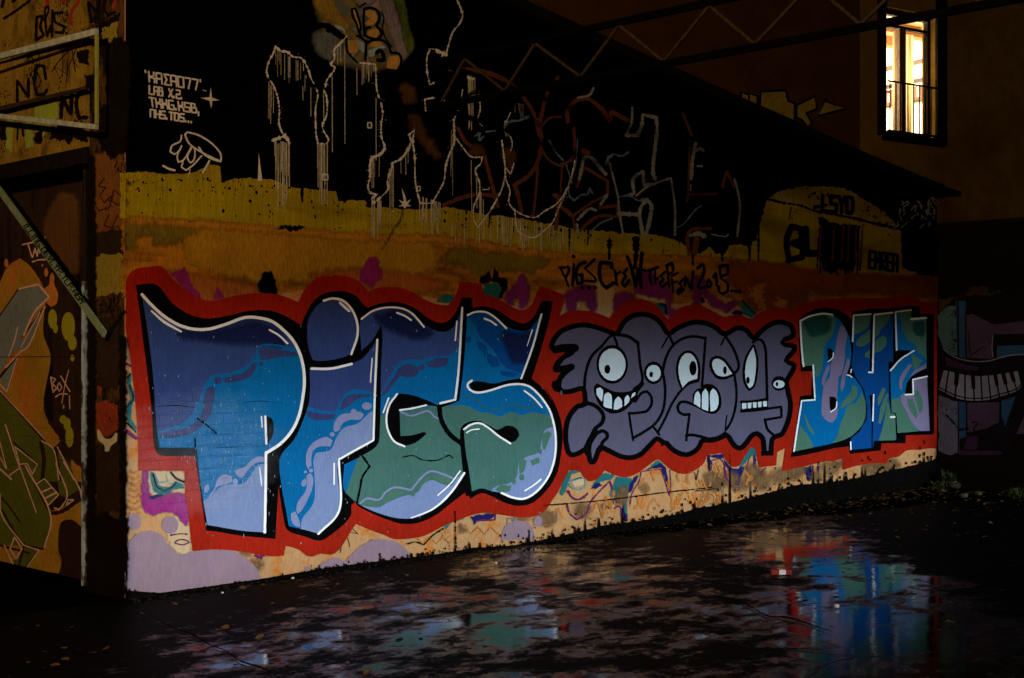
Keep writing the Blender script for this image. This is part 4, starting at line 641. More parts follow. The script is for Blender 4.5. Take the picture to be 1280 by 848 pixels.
# stroke alphabet for small stencil-like lettering (unit cell, y down)
F_ = {'J': [[(1, 0), (1, 1), (0, 1), (0, .7)]], 'A': [[(0, 1), (0, 0), (1, 0), (1, 1)], [(0, .55), (1, .55)]], 'B': [[(0, 0), (.8, 0), (.8, .45), (0, .45)], [(0, 0), (0, 1), (1, 1), (1, .45), (.7, .45)]], 'C': [[(1, 0), (0, 0), (0, 1), (1, 1)]], 'D': [[(0, 0), (.8, 0), (1, .2), (1, .8), (.8, 1), (0, 1), (0, 0)]], 'E': [[(1, 0), (0, 0), (0, 1), (1, 1)], [(0, .5), (.8, .5)]], 'F': [[(1, 0), (0, 0), (0, 1)], [(0, .5), (.8, .5)]], 'G': [[(1, 0), (0, 0), (0, 1), (1, 1), (1, .5), (.55, .5)]], 'H': [[(0, 0), (0, 1)], [(1, 0), (1, 1)], [(0, .5), (1, .5)]], 'I': [[(.5, 0), (.5, 1)]], 'K': [[(0, 0), (0, 1)], [(.9, 0), (.9, .35), (0, .5), (1, .6), (1, 1)]], 'L': [[(0, 0), (0, 1), (1, 1)]], 'M': [[(0, 1), (0, 0), (.5, .6), (1, 0), (1, 1)]], 'N': [[(0, 1), (0, 0), (1, 0), (1, 1)]], 'n': [[(0, 1), (0, 0), (1, 1), (1, 0)]], 'O': [[(0, 0), (1, 0), (1, 1), (0, 1), (0, 0)]], 'P': [[(0, 1), (0, 0), (1, 0), (1, .5), (0, .5)]], 'R': [[(0, 1), (0, 0), (1, 0), (1, .5), (0, .5), (1, 1)]], 'S': [[(1, 0), (0, 0), (0, .5), (1, .5), (1, 1), (0, 1)]], 'T': [[(0, 0), (1, 0)], [(.5, 0), (.5, 1)]], 'V': [[(0, 0), (.5, 1), (1, 0)]], 'W': [[(0, 0), (.25, 1), (.5, .4), (.75, 1), (1, 0)]], 'X': [[(0, 0), (1, 1)], [(1, 0), (0, 1)]], 'Y': [[(0, 0), (.5, .5), (1, 0)], [(.5, .5), (.5, 1)]], '2': [[(0, 0), (1, 0), (1, .5), (0, .5), (0, 1), (1, 1)]], '7': [[(0, 0), (1, 0), (.5, 1)]], '.': [[(.1, .85), (.1, 1)]], ',': [[(.2, .85), (0, 1.25)]], '"': [[(.2, -.05), (.3, .12)]], 'Z': [[(1, 0), (.1, 0), (.6, .5), (.1, 1), (1, 1)]], ' ': []}
def word(s, k, tl, tr, bl, wd, gap=.35, wob=0):
    """letters of s spread from corner tl to tr with height down to bl (crop k)"""
    tl, tr, bl = (np.array(q, float) for q in (tl, tr, bl)); ws = [.35 if c in '.,"' else (.4 if c == 'I' else 1) for c in s]
    tot = sum(ws)+gap*(len(s)-1); x = 0; out = []
    for c, w_ in zip(s, ws):
        for ln_ in F_[c]:
            pts = [tuple(tl+(tr-tl)*(x+a*w_)/tot+(bl-tl)*b+rng.normal(size=2)*wob) for a, b in ln_]
            out.append(stroke(k, pts, wd, sm=False))
        x += w_+gap
    return out
kt = word('"KAZAO77"', 'U1', (120, 50), (520, 118), (124, 122), 12)+word('LAB X.2.', 'U1', (150, 155), (385, 192), (150, 212), 12)+word('TKKG.KSB,', 'U1', (150, 238), (500, 288), (158, 300), 12)+word('NHS.TDS...', 'U1', (158, 322), (455, 365), (158, 374), 12)
kt += [ell('U1', x, 187+i*2, 4, 4, n=6) for i, x in enumerate((530, 540, 550))]
paint('graffiti_tag', kt, DRIPW, 5, wall, label='small squared white lettering in four lines on the black paint, starting KACAO77')
paint('painted_star', [poly('U1', (585, 165), (592, 238), (645, 258), (596, 262), (588, 315), (577, 262), (512, 240), (576, 236), sm=False)], DRIPW, 5, wall)
hat = [stroke('U1', [(378, 505), (370, 545), (310, 580), (298, 620), (330, 640), (365, 610), (378, 580)], 11), stroke('U1', [(378, 580), (348, 650), (355, 695), (390, 680), (430, 620), (450, 580), (470, 600), (465, 680), (440, 700), (420, 660), (450, 590)], 11), stroke('U1', [(390, 680), (378, 730), (410, 752), (460, 715), (520, 650)], 11), stroke('U1', [(500, 590), (540, 640), (600, 675), (655, 690), (655, 640), (600, 570), (500, 505), (420, 482), (402, 500), (430, 560), (520, 625), (655, 690)], 12), stroke('U1', [(575, 685), (545, 740), (528, 770)], 13), stroke('U1', [(248, 720), (290, 742), (330, 752)], 14), stroke('U1', [(440, 745), (425, 800)], 6)]
paint('graffiti_tag', hat, DRIPW, 5, wall, label='looping white tag like a hat drawn above the mustard band')
# dripping white outlines
mains = [('U2', [(80, 300), (70, 260), (85, 200), (115, 140), (130, 95), (160, 125), (210, 135), (245, 165), (300, 175), (340, 235), (365, 310), (385, 345)], 13), ('U2', [(95, 325), (120, 365), (145, 440), (155, 520), (152, 600), (170, 660), (215, 725), (222, 755)], 12), ('U2', [(110, 720), (150, 705), (190, 690), (215, 720)], 22),
 ('U2', [(400, 375), (410, 420), (395, 500), (395, 600), (400, 690), (412, 742), (468, 742), (480, 715), (450, 660), (440, 620), (465, 560), (472, 490), (465, 420), (450, 390)], 12), ('U2', [(460, 365), (470, 320), (515, 260), (525, 235), (490, 215), (520, 180), (518, 120), (560, 75), (600, 30)], 13), ('U2', [(690, 205), (740, 210), (790, 215), (795, 290), (800, 380), (815, 440)], 11), ('U2', [(828, 470), (840, 540), (828, 620), (832, 700), (852, 765), (830, 800), (770, 840)], 13),
 ('U3', [(850, 0), (850, 40), (820, 72), (770, 95), (755, 140), (755, 220), (742, 290), (760, 325), (800, 335), (765, 365), (780, 395), (830, 350), (875, 300), (872, 240), (900, 165), (905, 130), (960, 100), (1000, 50), (1022, 0)], 15),
 ('U5', [(0, 245), (40, 200), (70, 130), (55, 95), (90, 65), (80, 130), (92, 230), (95, 380), (110, 460), (125, 520), (200, 520), (240, 450), (275, 380), (285, 290), (310, 210), (335, 150), (340, 60), (335, 0)], 12), ('U5', [(340, 100), (390, 170), (445, 230), (510, 232), (505, 270), (470, 310), (497, 400), (490, 470), (460, 540), (460, 620), (485, 670), (540, 600), (590, 520), (635, 430), (655, 330), (650, 250), (635, 130)], 10), ('U5', [(655, 260), (660, 370), (685, 440), (680, 520), (740, 580), (840, 608), (900, 570), (980, 520), (1040, 430), (1075, 330), (1090, 250)], 9), ('U5', [(715, 570), (735, 690), (780, 725), (840, 732), (900, 690), (950, 640), (985, 560), (1050, 420)], 9), ('U5', [(655, 10), (650, 70), (690, 110), (700, 160), (690, 190)], 8), ('U5', [(660, 300), (690, 340), (710, 270)], 7),
 ('U4', [(355, 0), (375, 45), (390, 100), (370, 150), (330, 200), (300, 290), (285, 345), (240, 315), (190, 305), (170, 350), (168, 440), (185, 530), (215, 515)], 11), ('U4', [(230, 320), (285, 345)], 26), ('U4', [(160, 690), (155, 620), (215, 610)], 10), ('U4', [(440, 480), (465, 490)], 30), ('U4', [(490, 590), (500, 680), (485, 750), (512, 785)], 9), ('U4', [(390, 560), (380, 630)], 7), ('U4', [(360, 690), (335, 760), (335, 848)], 7), ('U4', [(690, 700), (655, 790), (660, 848)], 8)]
sh = [stroke(k, p, wd*.78, rough=.5) for k, p, wd in mains]
for k, p, wd in mains:
    q = smooth(P(k, *p), False, 5)
    for c in q: sh.append(ell('N', c[0]+rng.normal()*2.0, c[1]+rng.normal()*2.0, rng.uniform(.2, .55), rng.uniform(.2, .7), n=5))
paint('dripping_outline', sh, DRIPW, 5, wall)
th = []
def drips(k, x0, x1, y0, y1, n_, l0, l1, wd=4):
    for i in range(n_):
        t_ = rng.random(); x = x0+(x1-x0)*t_; y = y0+(y1-y0)*t_
        th.append(stroke(k, [(x, y), (x+rng.normal()*2, y+rng.uniform(l0, l1))], wd*rng.uniform(.6, 1.3), rough=.15))
drips('U2', 130, 350, 120, 230, 16, 40, 190); drips('U2', 110, 225, 715, 740, 16, 100, 330, 6); drips('U2', 405, 475, 745, 745, 12, 80, 420, 5); drips('U2', 75, 130, 320, 400, 6, 60, 260)
for x, y0, y1 in [(505, 300, 795), (588, 100, 740), (668, 240, 415), (795, 440, 850), (363, 370, 560), (310, 360, 455), (540, 100, 220), (560, 80, 200), (448, 390, 600)]: th.append(stroke('U2', [(x, y0), (x+1, y1)], 5, rough=.15))
drips('U2', 690, 790, 210, 220, 12, 40, 140); drips('U3', 760, 840, 80, 75, 7, 60, 250); drips('U3', 745, 830, 350, 380, 10, 120, 260, 5); drips('U3', 880, 1010, 170, 60, 10, 60, 330); drips('U3', 140, 210, 0, 0, 5, 250, 540, 7); drips('U3', 405, 480, 0, 0, 4, 350, 570, 5)
drips('U5', 100, 260, 470, 520, 16, 80, 220, 5); drips('U5', 440, 520, 240, 500, 9, 100, 400, 4); drips('U5', 570, 1080, 590, 680, 34, 60, 190, 4); drips('U4', 425, 475, 480, 490, 10, 60, 340, 4); drips('U5', 320, 345, 60, 160, 3, 150, 420, 3); drips('U4', 690, 780, 640, 650, 6, 40, 100, 3)
for i in range(26): 
    x = rng.uniform(320, 1090); th.append(stroke('U5', [(x, 610+x*.09), (x, 680+x*.09+rng.uniform(0, 90))], 3, rough=.2))
paint('thin_drip', th, DRIPD, 5, wall)['kind'] = 'stuff'
paint('painted_square', [stroke('U2', [(740, 602), (765, 602), (765, 636), (740, 636)], 9, True, sm=False), stroke('U3', [(442, 203), (474, 203), (474, 238), (442, 238)], 11, True, sm=False), stroke('U5', [(108, 415), (126, 415), (126, 442), (108, 442)], 6, True, sm=False)], DRIPW, 6, wall)
paint('painted_spike', [poly('U3', (12, 245), (18, 60), (42, 245), sm=False), poly('U3', (945, 370), (980, 385), (965, 290), (990, 350), (995, 385), (1025, 368), (1005, 400), (1028, 412), (995, 415), (985, 432), (975, 412), (945, 415), (970, 400), sm=False), poly('U4', (265, 660), (275, 600), (282, 655), sm=False), stroke('U5', [(515, 435), (555, 433), (556, 422)], 5)], DRIPW, 6, wall)
rr = [('U4', [(310, 430), (380, 435), (460, 440), (560, 460), (650, 500), (740, 570)], 30), ('U4', [(770, 610), (820, 680), (850, 760), (870, 848)], 20), ('U4', [(985, 480), (960, 530)], 18), ('U4', [(920, 580), (890, 680), (875, 760)], 22), ('U5', [(865, 0), (880, 100), (880, 180), (850, 280), (800, 350), (715, 405), (740, 490), (755, 570)], 26), ('U5', [(880, 180), (930, 250), (1000, 285), (1060, 250), (1085, 180), (1080, 60)], 14), ('U5', [(885, 40), (930, -10), (1000, -20)], 14), ('U5', [(360, 50), (420, 150), (510, 190), (540, 280), (580, 430), (610, 540)], 22), ('U5', [(275, 530), (370, 490), (480, 465), (600, 475)], 24), ('U5', [(860, 260), (850, 420), (830, 600)], 16), ('U5', [(960, 470), (990, 480), (970, 680)], 26), ('U5', [(1010, 540), (1070, 590), (1090, 690)], 14), ('U5', [(1010, 290), (1000, 450)], 10),
 ('U6', [(40, 170), (40, 110), (90, 60), (140, 55), (210, 105)], 22), ('U6', [(210, 100), (250, 170), (260, 120), (340, 165)], 22), ('U6', [(70, 200), (75, 300), (60, 360), (0, 390)], 14), ('U6', [(85, 500), (120, 400), (240, 470), (240, 540), (160, 580), (60, 650), (0, 600)], 14), ('U6', [(200, 605), (290, 595), (290, 650), (190, 650), (100, 720)], 16), ('U6', [(620, 130), (665, 240)], 14), ('U6', [(640, 570), (650, 540), (790, 535)], 12), ('U6', [(655, 300), (645, 560)], 10), ('U6', [(820, 500), (840, 420), (880, 500)], 14), ('U6', [(650, 840), (645, 740), (670, 715), (760, 710)], 18), ('U6', [(120, 320), (140, 330)], 30), ('U6', [(690, 760), (680, 830)], 30)]
paint('rust_line', [stroke(k, p, wd, rough=.12) for k, p, wd in rr], RUST, 4, wall)
spray('rust_smear', [poly('U4', (60, 720), (110, 740), (150, 848), (90, 848), rough=1), poly('U5', (70, 0), (120, 0), (160, 90), (220, 180), (260, 250), (180, 200), (110, 90), rough=1), poly('U4', (0, 540), (40, 520), (90, 580), (95, 630), (40, 640), rough=1.2), poly('U5', (640, 185), (690, 180), (715, 220), (710, 270), (690, 320), (650, 240), rough=1), poly('U5', (440, 170), (500, 165), (525, 200), (500, 225), (450, 210), rough=1)], soften(pm('burnt_orange_paint', warm(52, 25, 8), .6, .35)), 4, wall, 6)
gg = [('U6', [(365, 100), (360, 180), (335, 235)], 12), ('U6', [(335, 240), (390, 240), (412, 190), (418, 135), (485, 150), (490, 210), (480, 300), (470, 430), (480, 460)], 18), ('U6', [(350, 540), (375, 535), (370, 460), (418, 420), (425, 490), (480, 485)], 16), ('U6', [(385, 545), (440, 500), (560, 455), (580, 600), (580, 740)], 10), ('U6', [(250, 380), (290, 540), (300, 630), (318, 735)], 10), ('U6', [(300, 635), (400, 640), (410, 600), (435, 565), (460, 590), (450, 680), (432, 745)], 20), ('U6', [(400, 640), (418, 740)], 18), ('U6', [(98, 460), (120, 355), (150, 350), (230, 435)], 16), ('U6', [(90, 665), (150, 610), (180, 618)], 14), ('U6', [(205, 590), (238, 540)], 14), ('U6', [(685, 280), (670, 360), (662, 460)], 18), ('U6', [(660, 490), (658, 515)], 8), ('U6', [(690, 318), (708, 305), (725, 318)], 14), ('U6', [(695, 395), (714, 395)], 12), ('U6', [(880, 460), (895, 510), (908, 600), (895, 750)], 10), ('U6', [(660, 745), (700, 735), (730, 750)], 22), ('U6', [(765, 740), (840, 750), (850, 740)], 7), ('U6', [(90, 50), (150, 35), (170, 0)], 12), ('U6', [(85, 690), (95, 735)], 12), ('U6', [(890, 65), (910, 70)], 10), ('U6', [(32, 390), (60, 480)], 4), ('U6', [(5, 590), (75, 400), (90, 260)], 5)]
paint('dripping_outline', [stroke(k, p, wd, rough=.2) for k, p, wd in gg], pm('dull_white_paint', warm(92, 76, 56), .6, .25), 6, wall)
gb = [('U5', [(640, 50), (690, 10), (740, 5), (800, -20)], 14), ('U5', [(535, 75), (595, 68)], 9), ('U5', [(470, 100), (500, 85), (490, 130), (520, 105)], 14), ('U5', [(930, 130), (970, 200), (1015, 250)], 11), ('U5', [(1050, 440), (1060, 480), (1090, 500)], 10), ('U6', [(240, 350), (270, 335), (310, 345), (345, 325)], 7), ('U6', [(45, 545), (70, 570), (110, 540), (140, 540), (150, 505), (165, 535)], 8), ('U6', [(300, 550), (350, 545), (400, 570), (420, 560)], 8), ('U6', [(580, 710), (620, 690), (690, 610), (715, 595)], 6), ('U6', [(155, 725), (210, 680), (262, 660)], 9), ('U6', [(232, 390), (245, 355), (262, 345)], 10)]
paint('grey_blue_line', [stroke(k, p, wd, rough=.3) for k, p, wd in gb], GREYB, 6, wall)

# the older piece with a 13 at the top of the wall
m13 = bpy.data.materials.new('old_spray_blend'); m13.use_nodes = True; t = m13.node_tree; b = t.nodes['Principled BSDF']
ps = N(t, 'ShaderNodeNewGeometry'); nz = N(t, 'ShaderNodeTexNoise', i_Scale=3.4, i_Detail=2.5, i_Distortion=1.6); t.links.new(ps.outputs['Position'], nz.inputs['Vector'])
cr = N(t, 'ShaderNodeValToRGB'); t.links.new(nz.outputs[0], cr.inputs[0]); e = cr.color_ramp.elements
e[0].position = .28; e[0].color = (*warm(10, 8, 4), 1); e[1].position = .74; e[1].color = (*warm(96, 78, 56), 1)
for p_, c_ in ((.38, warm(56, 46, 12)), (.46, warm(84, 56, 12)), (.54, warm(58, 46, 32)), (.62, warm(52, 52, 32)), (.68, warm(104, 66, 44))): q = e.new(p_); q.color = (*c_, 1)
t.links.new(cr.outputs[0], b.inputs['Base Color']); b.inputs['Roughness'].default_value = .6
th_ = spray('old_painting', [poly('N', (396, -30), (400, 20), (406, 38), (398, 48), (404, 62), (416, 74), (430, 78), (445, 82), (470, 86), (494, 76), (503, 70), (504, 60), (496, 40), (490, 10), (488, -30), rough=.6)], soften(m13), 4, wall, 9, label='faded many coloured painting with a 13 at the top of the wall')[0]
for nm, c_, shp, fe in (('orange_streak', warm(92, 58, 12), [poly('N', (390, -10), (408, -10), (424, 18), (440, 34), (430, 40), (412, 26), (398, 12), rough=.6)], 5), ('grey_glow', warm(62, 52, 38), [poly('N', (392, 44), (410, 40), (424, 52), (428, 66), (414, 74), (398, 64), rough=.6)], 7), ('pink_streak', warm(84, 60, 48), [poly('N', (474, -10), (486, -10), (500, 30), (510, 66), (502, 76), (490, 44), (480, 16), rough=.6)], 4), ('olive_streak', warm(50, 48, 10), [poly('N', (494, -10), (502, -10), (510, 30), (516, 62), (511, 68), (502, 34), rough=.6)], 3), ('pink_streak', warm(92, 74, 62), [poly('N', (440, -10), (470, -10), (466, 4), (448, 5), rough=.6)], 4)):
    for q in spray(nm, shp, soften(pm(nm+'_paint', c_, .6, .4)), 4.5, None, fe): q.parent = th_
paint('black_smear', [poly('U7', (60, 200), (160, 240), (260, 250), (330, 290), (420, 370), (440, 400), (400, 420), (330, 380), (260, 350), (190, 290), (100, 260), rough=1), poly('U7', (0, 560), (120, 610), (250, 650), (270, 720), (420, 750), (420, 800), (0, 800), rough=1)], SOOT, 5, th_)
paint('orange_blob', [poly('U7', (460, 430), (560, 420), (600, 480), (560, 560), (480, 560), rough=.4), poly('U7', (680, 500), (720, 450), (800, 445), (850, 480), (800, 500), (740, 500), rough=.3), poly('U7', (650, 110), (720, 110), (775, 170), (760, 240), (700, 280), (640, 250), (700, 200), (650, 160)), poly('U7', (680, 340), (760, 300), (800, 340), (780, 400), (720, 400), (670, 370)), poly('U7', (520, 100), (560, 120), (610, 300), (605, 360), (570, 280)), poly('U7', (900, 600), (1000, 590), (1020, 650), (980, 740), (870, 720))], pm('ochre_glow_paint', warm(128, 76, 24), .6, .3), 6, th_)
paint('grey_blob', [poly('U7', (570, 430), (640, 460), (660, 540), (620, 560), (570, 500), rough=.4), poly('U7', (680, 540), (740, 510), (850, 490), (870, 510), (760, 540), (740, 600), (690, 600), rough=.4), poly('U7', (320, 260), (420, 300), (450, 370), (420, 340), (330, 285), rough=.3)], pm('grey_sheen_paint', warm(98, 92, 76), .6, .3), 6, th_)
paint('letter_outline', [stroke('U7', p, wd) for p, wd in [([(610, 400), (590, 360), (600, 290), (570, 170), (540, 90), (505, 100), (520, 180), (560, 260), (580, 340), (610, 390)], 24), ([(640, 100), (700, 85), (770, 110), (800, 170), (790, 230), (760, 270), (810, 320), (820, 370), (770, 420), (690, 400), (640, 370), (655, 300), (700, 290)], 30), ([(640, 90), (630, 200), (640, 380)], 26), ([(660, 430), (655, 520), (650, 640)], 26), ([(660, 460), (720, 430), (820, 425), (890, 480), (920, 560), (1000, 570), (1030, 620), (1025, 680)], 26), ([(450, 410), (455, 540), (500, 600), (560, 660)], 22), ([(560, 380), (630, 420), (660, 460)], 24), ([(555, 45), (590, 80), (610, 60), (650, 35)], 16), ([(820, 130), (845, 190), (830, 290), (860, 400), (930, 500)], 16), ([(770, 560), (800, 530), (830, 560), (850, 640), (780, 640)], 40)]], SOOT, 7, th_)

# right hand mustard arch lettering
bb = [stroke('X', [(205, 165), (270, 182), (330, 190), (400, 215), (560, 245), (650, 268), (750, 290)], 10, rough=.4), stroke('X', [(290, 425), (280, 340), (300, 280), (340, 290), (345, 340), (300, 350), (350, 370), (345, 410), (290, 420)], 26), stroke('X', [(360, 290), (365, 395), (410, 392)], 30), stroke('X', [(290, 250), (300, 200)], 5)]
bb += word('LSYD', 'X', (432, 150), (560, 160), (430, 215), 17)+word('EKREA', 'X', (630, 385), (748, 400), (628, 455), 13)
bb += [poly('X', (410, 235), (470, 260), (590, 280), (580, 380), (560, 465), (500, 460), (470, 480), (430, 460), (420, 350), rough=1), stroke('X', [(400, 200), (450, 190)], 14, rough=.4)]
for x in np.arange(415, 600, 12): bb.append(stroke('X', [(x, 300+rng.uniform(0, 60)), (x-6, 470+rng.uniform(-20, 15))], 7, rough=.3))
fl = [ell('X', rng.uniform(340, 740), 0, 1, 1, n=3) for _ in range(0)]
for i in range(40):
    u = rng.random(); fl.append(ell('X', 350+400*u+rng.normal()*12, 130+170*u**1.6+rng.normal()*18, rng.uniform(2, 8), rng.uniform(2, 8), n=6))
paint('graffiti_tag', bb+fl, SOOT, 6, wall, label='black dripping letters on the mustard arch below the roof slope')
paint('rust_line', [stroke('X', [(x, 270+rng.uniform(0, 30)), (x-8, 420+rng.uniform(0, 40))], 7, rough=.3) for x in (425, 480, 520, 545, 575, 600)], RUST, 7, wall)
tg = []
for i in range(38):
    x, y = rng.uniform(745, 905), rng.uniform(160, 275); tg.append(stroke('X', [(x, y), (x+rng.normal()*12, y+rng.uniform(8, 22))], 5, rough=.3))
tg += word('SONIC', 'X', (760, 190), (840, 185), (762, 160), 5) if False else []
paint('graffiti_tag', tg, pm('dim_white_paint', warm(104, 84, 60), .6, .3), 6, wall, label='scribbled pale tag right of the mustard arch, under the eaves')
paint('graffiti_tag', word('JSTO', 'Q1', (1150, 175), (1265, 160), (1150, 225), 7, wob=2)+word('NO', 'Q1', (1020, 190), (1075, 182), (1020, 225), 7, wob=2), pm('faded_teal_paint', lit(120, 128, 118), .6, .2), 5, wall, label='faded grey letters low on the wall, right of the lilac ball')

# ---------------------------------------------------------------- cross wall closing the yard, with the painted piano keys
pw = tag(empty('piano_wall', (XE, 0, 0)), 'low dark cross wall beyond the mural end with painted piano keys in a curve', 'wall')
zt = PIANO.at(1185, 279).z
YR = -4.5
keep(box('wall_body', (XE+.02, YR, -.3), (XE+.3, .3, zt-.06), plain('dark_plaster', (.004, .0034, .003), .7, var=.4), None), pw)
keep(box('coping', (XE-.04, YR-.03, zt-.06), (XE+.36, .02, zt), plain('dark_tile', (.006, .005, .005)), None, .01), pw)
PM = lambda n_, c, **k: pm(n_, tuple(q*1.0 for q in c), .6, .25, .3, **k)
class Rooted: pass
def pp(name, shapes, mat, layer, label=None):
    o = paint(name, shapes, mat, layer, None, PIANO, label=label)
    return keep(o, pw)
KEYW = PM('key_white_paint', (.19, .22, .36)); KDARK = PM('wall_black_paint', (.006, .006, .010)); PBLU = PM('deep_blue_paint', (.02, .075, .20)); PMAU = PM('dusky_pink_paint', (.055, .042, .10)); PPUR = PM('deep_purple_paint', (.035, .018, .06))
pp('plaster_patch', [poly('R2', (140, 150), (300, 200), (298, 300), (292, 590), (230, 600), (140, 560), rough=.8)], PM('flaking_blue_plaster', (.10, .13, .26), fleck=.9), 0)
pp('plaster_patch', [poly('R1', (140, 330), (200, 270), (270, 250), (285, 640), (200, 600), (150, 510), rough=.6)], PM('flaking_teal_plaster', (.05, .13, .18), fleck=.9), 0)
pp('plaster_patch', [poly('R1', (140, 210), (250, 190), (360, 160), (380, 110), (520, 110), (510, 160), (620, 130), (600, 170), (480, 180), (300, 185), (220, 230), (180, 290), (150, 290), rough=1.2)], PM('flaking_ochre_plaster', (.04, .03, .005), fleck=.6), 0)
pp('painted_panel', [poly('R1', (270, 220), (345, 220), (350, 660), (285, 640), sm=False), poly('R2', (295, 195), (350, 200), (350, 590), (297, 590), sm=False), poly('R1', (580, 560), (800, 555), (800, 660), (580, 650), sm=False), poly('R2', (615, 190), (740, 150), (660, 440), (615, 300), sm=False)], PBLU, 1)
pp('painted_panel', [poly('R1', (345, 330), (400, 320), (560, 400), (800, 370), (800, 480), (556, 480), (545, 660), (350, 650), sm=False), poly('R2', (355, 205), (600, 200), (600, 350), (500, 400), (360, 430), sm=False), poly('R2', (790, 300), (730, 440), (800, 440), sm=False)], PMAU, 1)
pp('black_curve', [poly('R1', (140, 520), (200, 600), (290, 650), (400, 690), (520, 690), (640, 650), (800, 620), (800, 800), (640, 780), (400, 780), (200, 740), (140, 730)), poly('R2', (300, 480), (400, 440), (480, 430), (590, 370), (600, 330), (640, 340), (640, 600), (300, 590)), stroke('R2', [(200, 300), (250, 350), (300, 410), (360, 400)], 14, rough=.4), stroke('R1', [(285, 220), (290, 640)], 14), stroke('R1', [(345, 300), (348, 650)], 12), stroke('R1', [(370, 460), (375, 600), (385, 620)], 7), stroke('R1', [(375, 640), (480, 565)], 8), stroke('R2', [(352, 190), (352, 440)], 11), stroke('R2', [(605, 190), (605, 340)], 11), stroke('R2', [(290, 190), (290, 590)], 9), stroke('R1', [(560, 485), (800, 480)], 24), stroke('R1', [(570, 480), (572, 655)], 22), stroke('R2', [(790, 100), (660, 480)], 90), stroke('R2', [(395, 350), (440, 350), (405, 400), (425, 440)], 10, rough=.4)], KDARK, 2)
pp('purple_band', [poly('R1', (190, 640), (300, 690), (440, 720), (440, 750), (300, 735), (200, 710)), poly('R2', (330, 560), (360, 460), (440, 455), (430, 560)), poly('R2', (300, 565), (620, 570), (620, 600), (300, 600))], PPUR, 3)
pp('white_line', [stroke('R1', [(175, 580), (220, 620), (290, 655), (380, 675), (460, 680), (540, 670), (640, 640), (700, 630), (800, 625)], 7), stroke('R1', [(553, 480), (545, 560), (552, 650)], 6)], KEYW, 3)
# keys fan round a centre: upper and lower arc sampled from the picture
ua = P('R1', (175, 745), (215, 750), (280, 768), (340, 780), (400, 788), (460, 790), (515, 785), (570, 780), (630, 770), (690, 760), (745, 750)); la = P('R2', (135, 100), (190, 130), (265, 165), (340, 185), (412, 190), (470, 188), (535, 180), (600, 160), (670, 140), (735, 115), (770, 80))
for i in range(10):
    a, b, c, d = ua[i], ua[i+1], la[i+1], la[i]; m = lambda p, q, t_: p+(q-p)*t_
    k = pp('piano_key', [[np.array([m(a, b, .12), m(b, a, .1), m(c, d, .08), m(d, c, .1)])]], KEYW, 4)
    if i in (1, 3, 6, 7, 8):
        q = [m(b, a, .28), b+(b-a)*.28, m(b+(b-a)*.2, c+(c-d)*.2, .52), m(m(b, a, .22), m(c, d, .22), .52)]
        pp('piano_key', [[np.array(q)]], KDARK, 5, label='black key' )
kl = smooth(la, False); pp('key_edge', [ribbon(kl+np.array((0, -3.2)), 1.6), ribbon(kl+np.array((0, .6)), 1.6)], KDARK, 5)
# ---------------------------------------------------------------- corner building on the left
def prism(name, plane, pts, o0, o1, mat, parent=None):
    """a board cut to an outline, standing from depth o0 to o1 in front of a plane"""
    p = pts; nn = len(p); a = [plane.at(x, y, o0) for x, y in p]
    b = [v+plane.n*(o1-o0) for v in a]
    f = [tuple(range(nn)), tuple(range(2*nn-1, nn-1, -1))]+[(i, (i+1) % nn, (i+1) % nn+nn, i+nn) for i in range(nn)]
    bm = bmesh.new(); vs = [bm.verts.new(v) for v in a+b]
    for q in f: bm.faces.new([vs[i] for i in q])
    bmesh.ops.recalc_face_normals(bm, faces=bm.faces)
    return bmobj(name, bm, mat, parent)
cb = tag(empty('corner_building', (.1, .2, 0)), 'corner building with tagged ochre upper wall, recessed graffiti shutter and worn pillar', 'building')
BROWN = pm('tagged_ochre_plaster', warm(86, 53, 9), .6, .3, .3, fleck=1.0, second=(warm(54, 30, 6), (5, 5, 3), .5, .15))
PILL = pm('worn_pillar_plaster', warm(48, 24, 6), .65, .4, .3, fleck=1.3, second=(warm(20, 9, 3), (7, 7, 3.2), .46, .1))
PANEL = pm('dark_shutter_paint', warm(28, 12, 5), .55, .3, .3, streak=1, second=(warm(8, 4, 2), (3, 6, 1.2), .5, .15))
yP = PIER.at(112, 500).y; zL = UPPER.at(112, 187).z
K = lambda o: keep(o, cb)
K(box('pillar', (-.001, .012, -.2), (.2, yP, 5.6), PILL))
K(box('upper_wall', (0, yP+.002, zL), (.22, 5, 5.6), BROWN))
K(box('shutter', (.22, yP-.05, -.2), (.3, 5, zL+.1), PANEL))
K(box('lintel', (-.012, yP+.004, zL-.09), (.2, 5, zL+.02), plain('charred_timber', (.006, .004, .003), .8, var=.5)))
bd = K(prism('fascia_board', UPPER, P('N', (-25, 95), (112, 38), (124, 36), (113, 109), (108, 111), (-25, 143)), .0, .045, BROWN))
K(prism('board_lip', UPPER, P('N', (-25, 88), (100, 50), (122, 30), (124, 36), (102, 57), (-25, 100)), .047, .085, BROWN))
K(prism('board_lip', UPPER, P('N', (-25, 140), (108, 109), (112, 112), (-25, 146)), .047, .07, plain('rotten_timber', (.03, .018, .008), .8, var=.5)))
POSTM = pm('post_white_paint', warm(100, 92, 80), .5, .3, .4, fleck=.3, second=(lit(70, 66, 66), (9, 9, 3.2), .5, .05))
pt, pb_ = DOOR.at(107, 355, .14), DOOR.at(107, 744, .14); pb_.x = pt.x; pb_.y = pt.y; pb_.z = max(pb_.z, .004)
K(bar('door_post', pb_, pt+Vector((0, 0, .02)), .045, .04, POSTM))
pd = Vector((pt.x, pt.y, pt.z+.022)); K(bar('door_post', pd, Vector((pt.x, pt.y, zL-.1)), .03, .03, plain('blackened_steel', (.012, .009, .007), .5, var=.4)))
FRM = plain('frame_cream_paint', warm(104, 86, 58), .5, var=.35, scale=18, bump=.001)
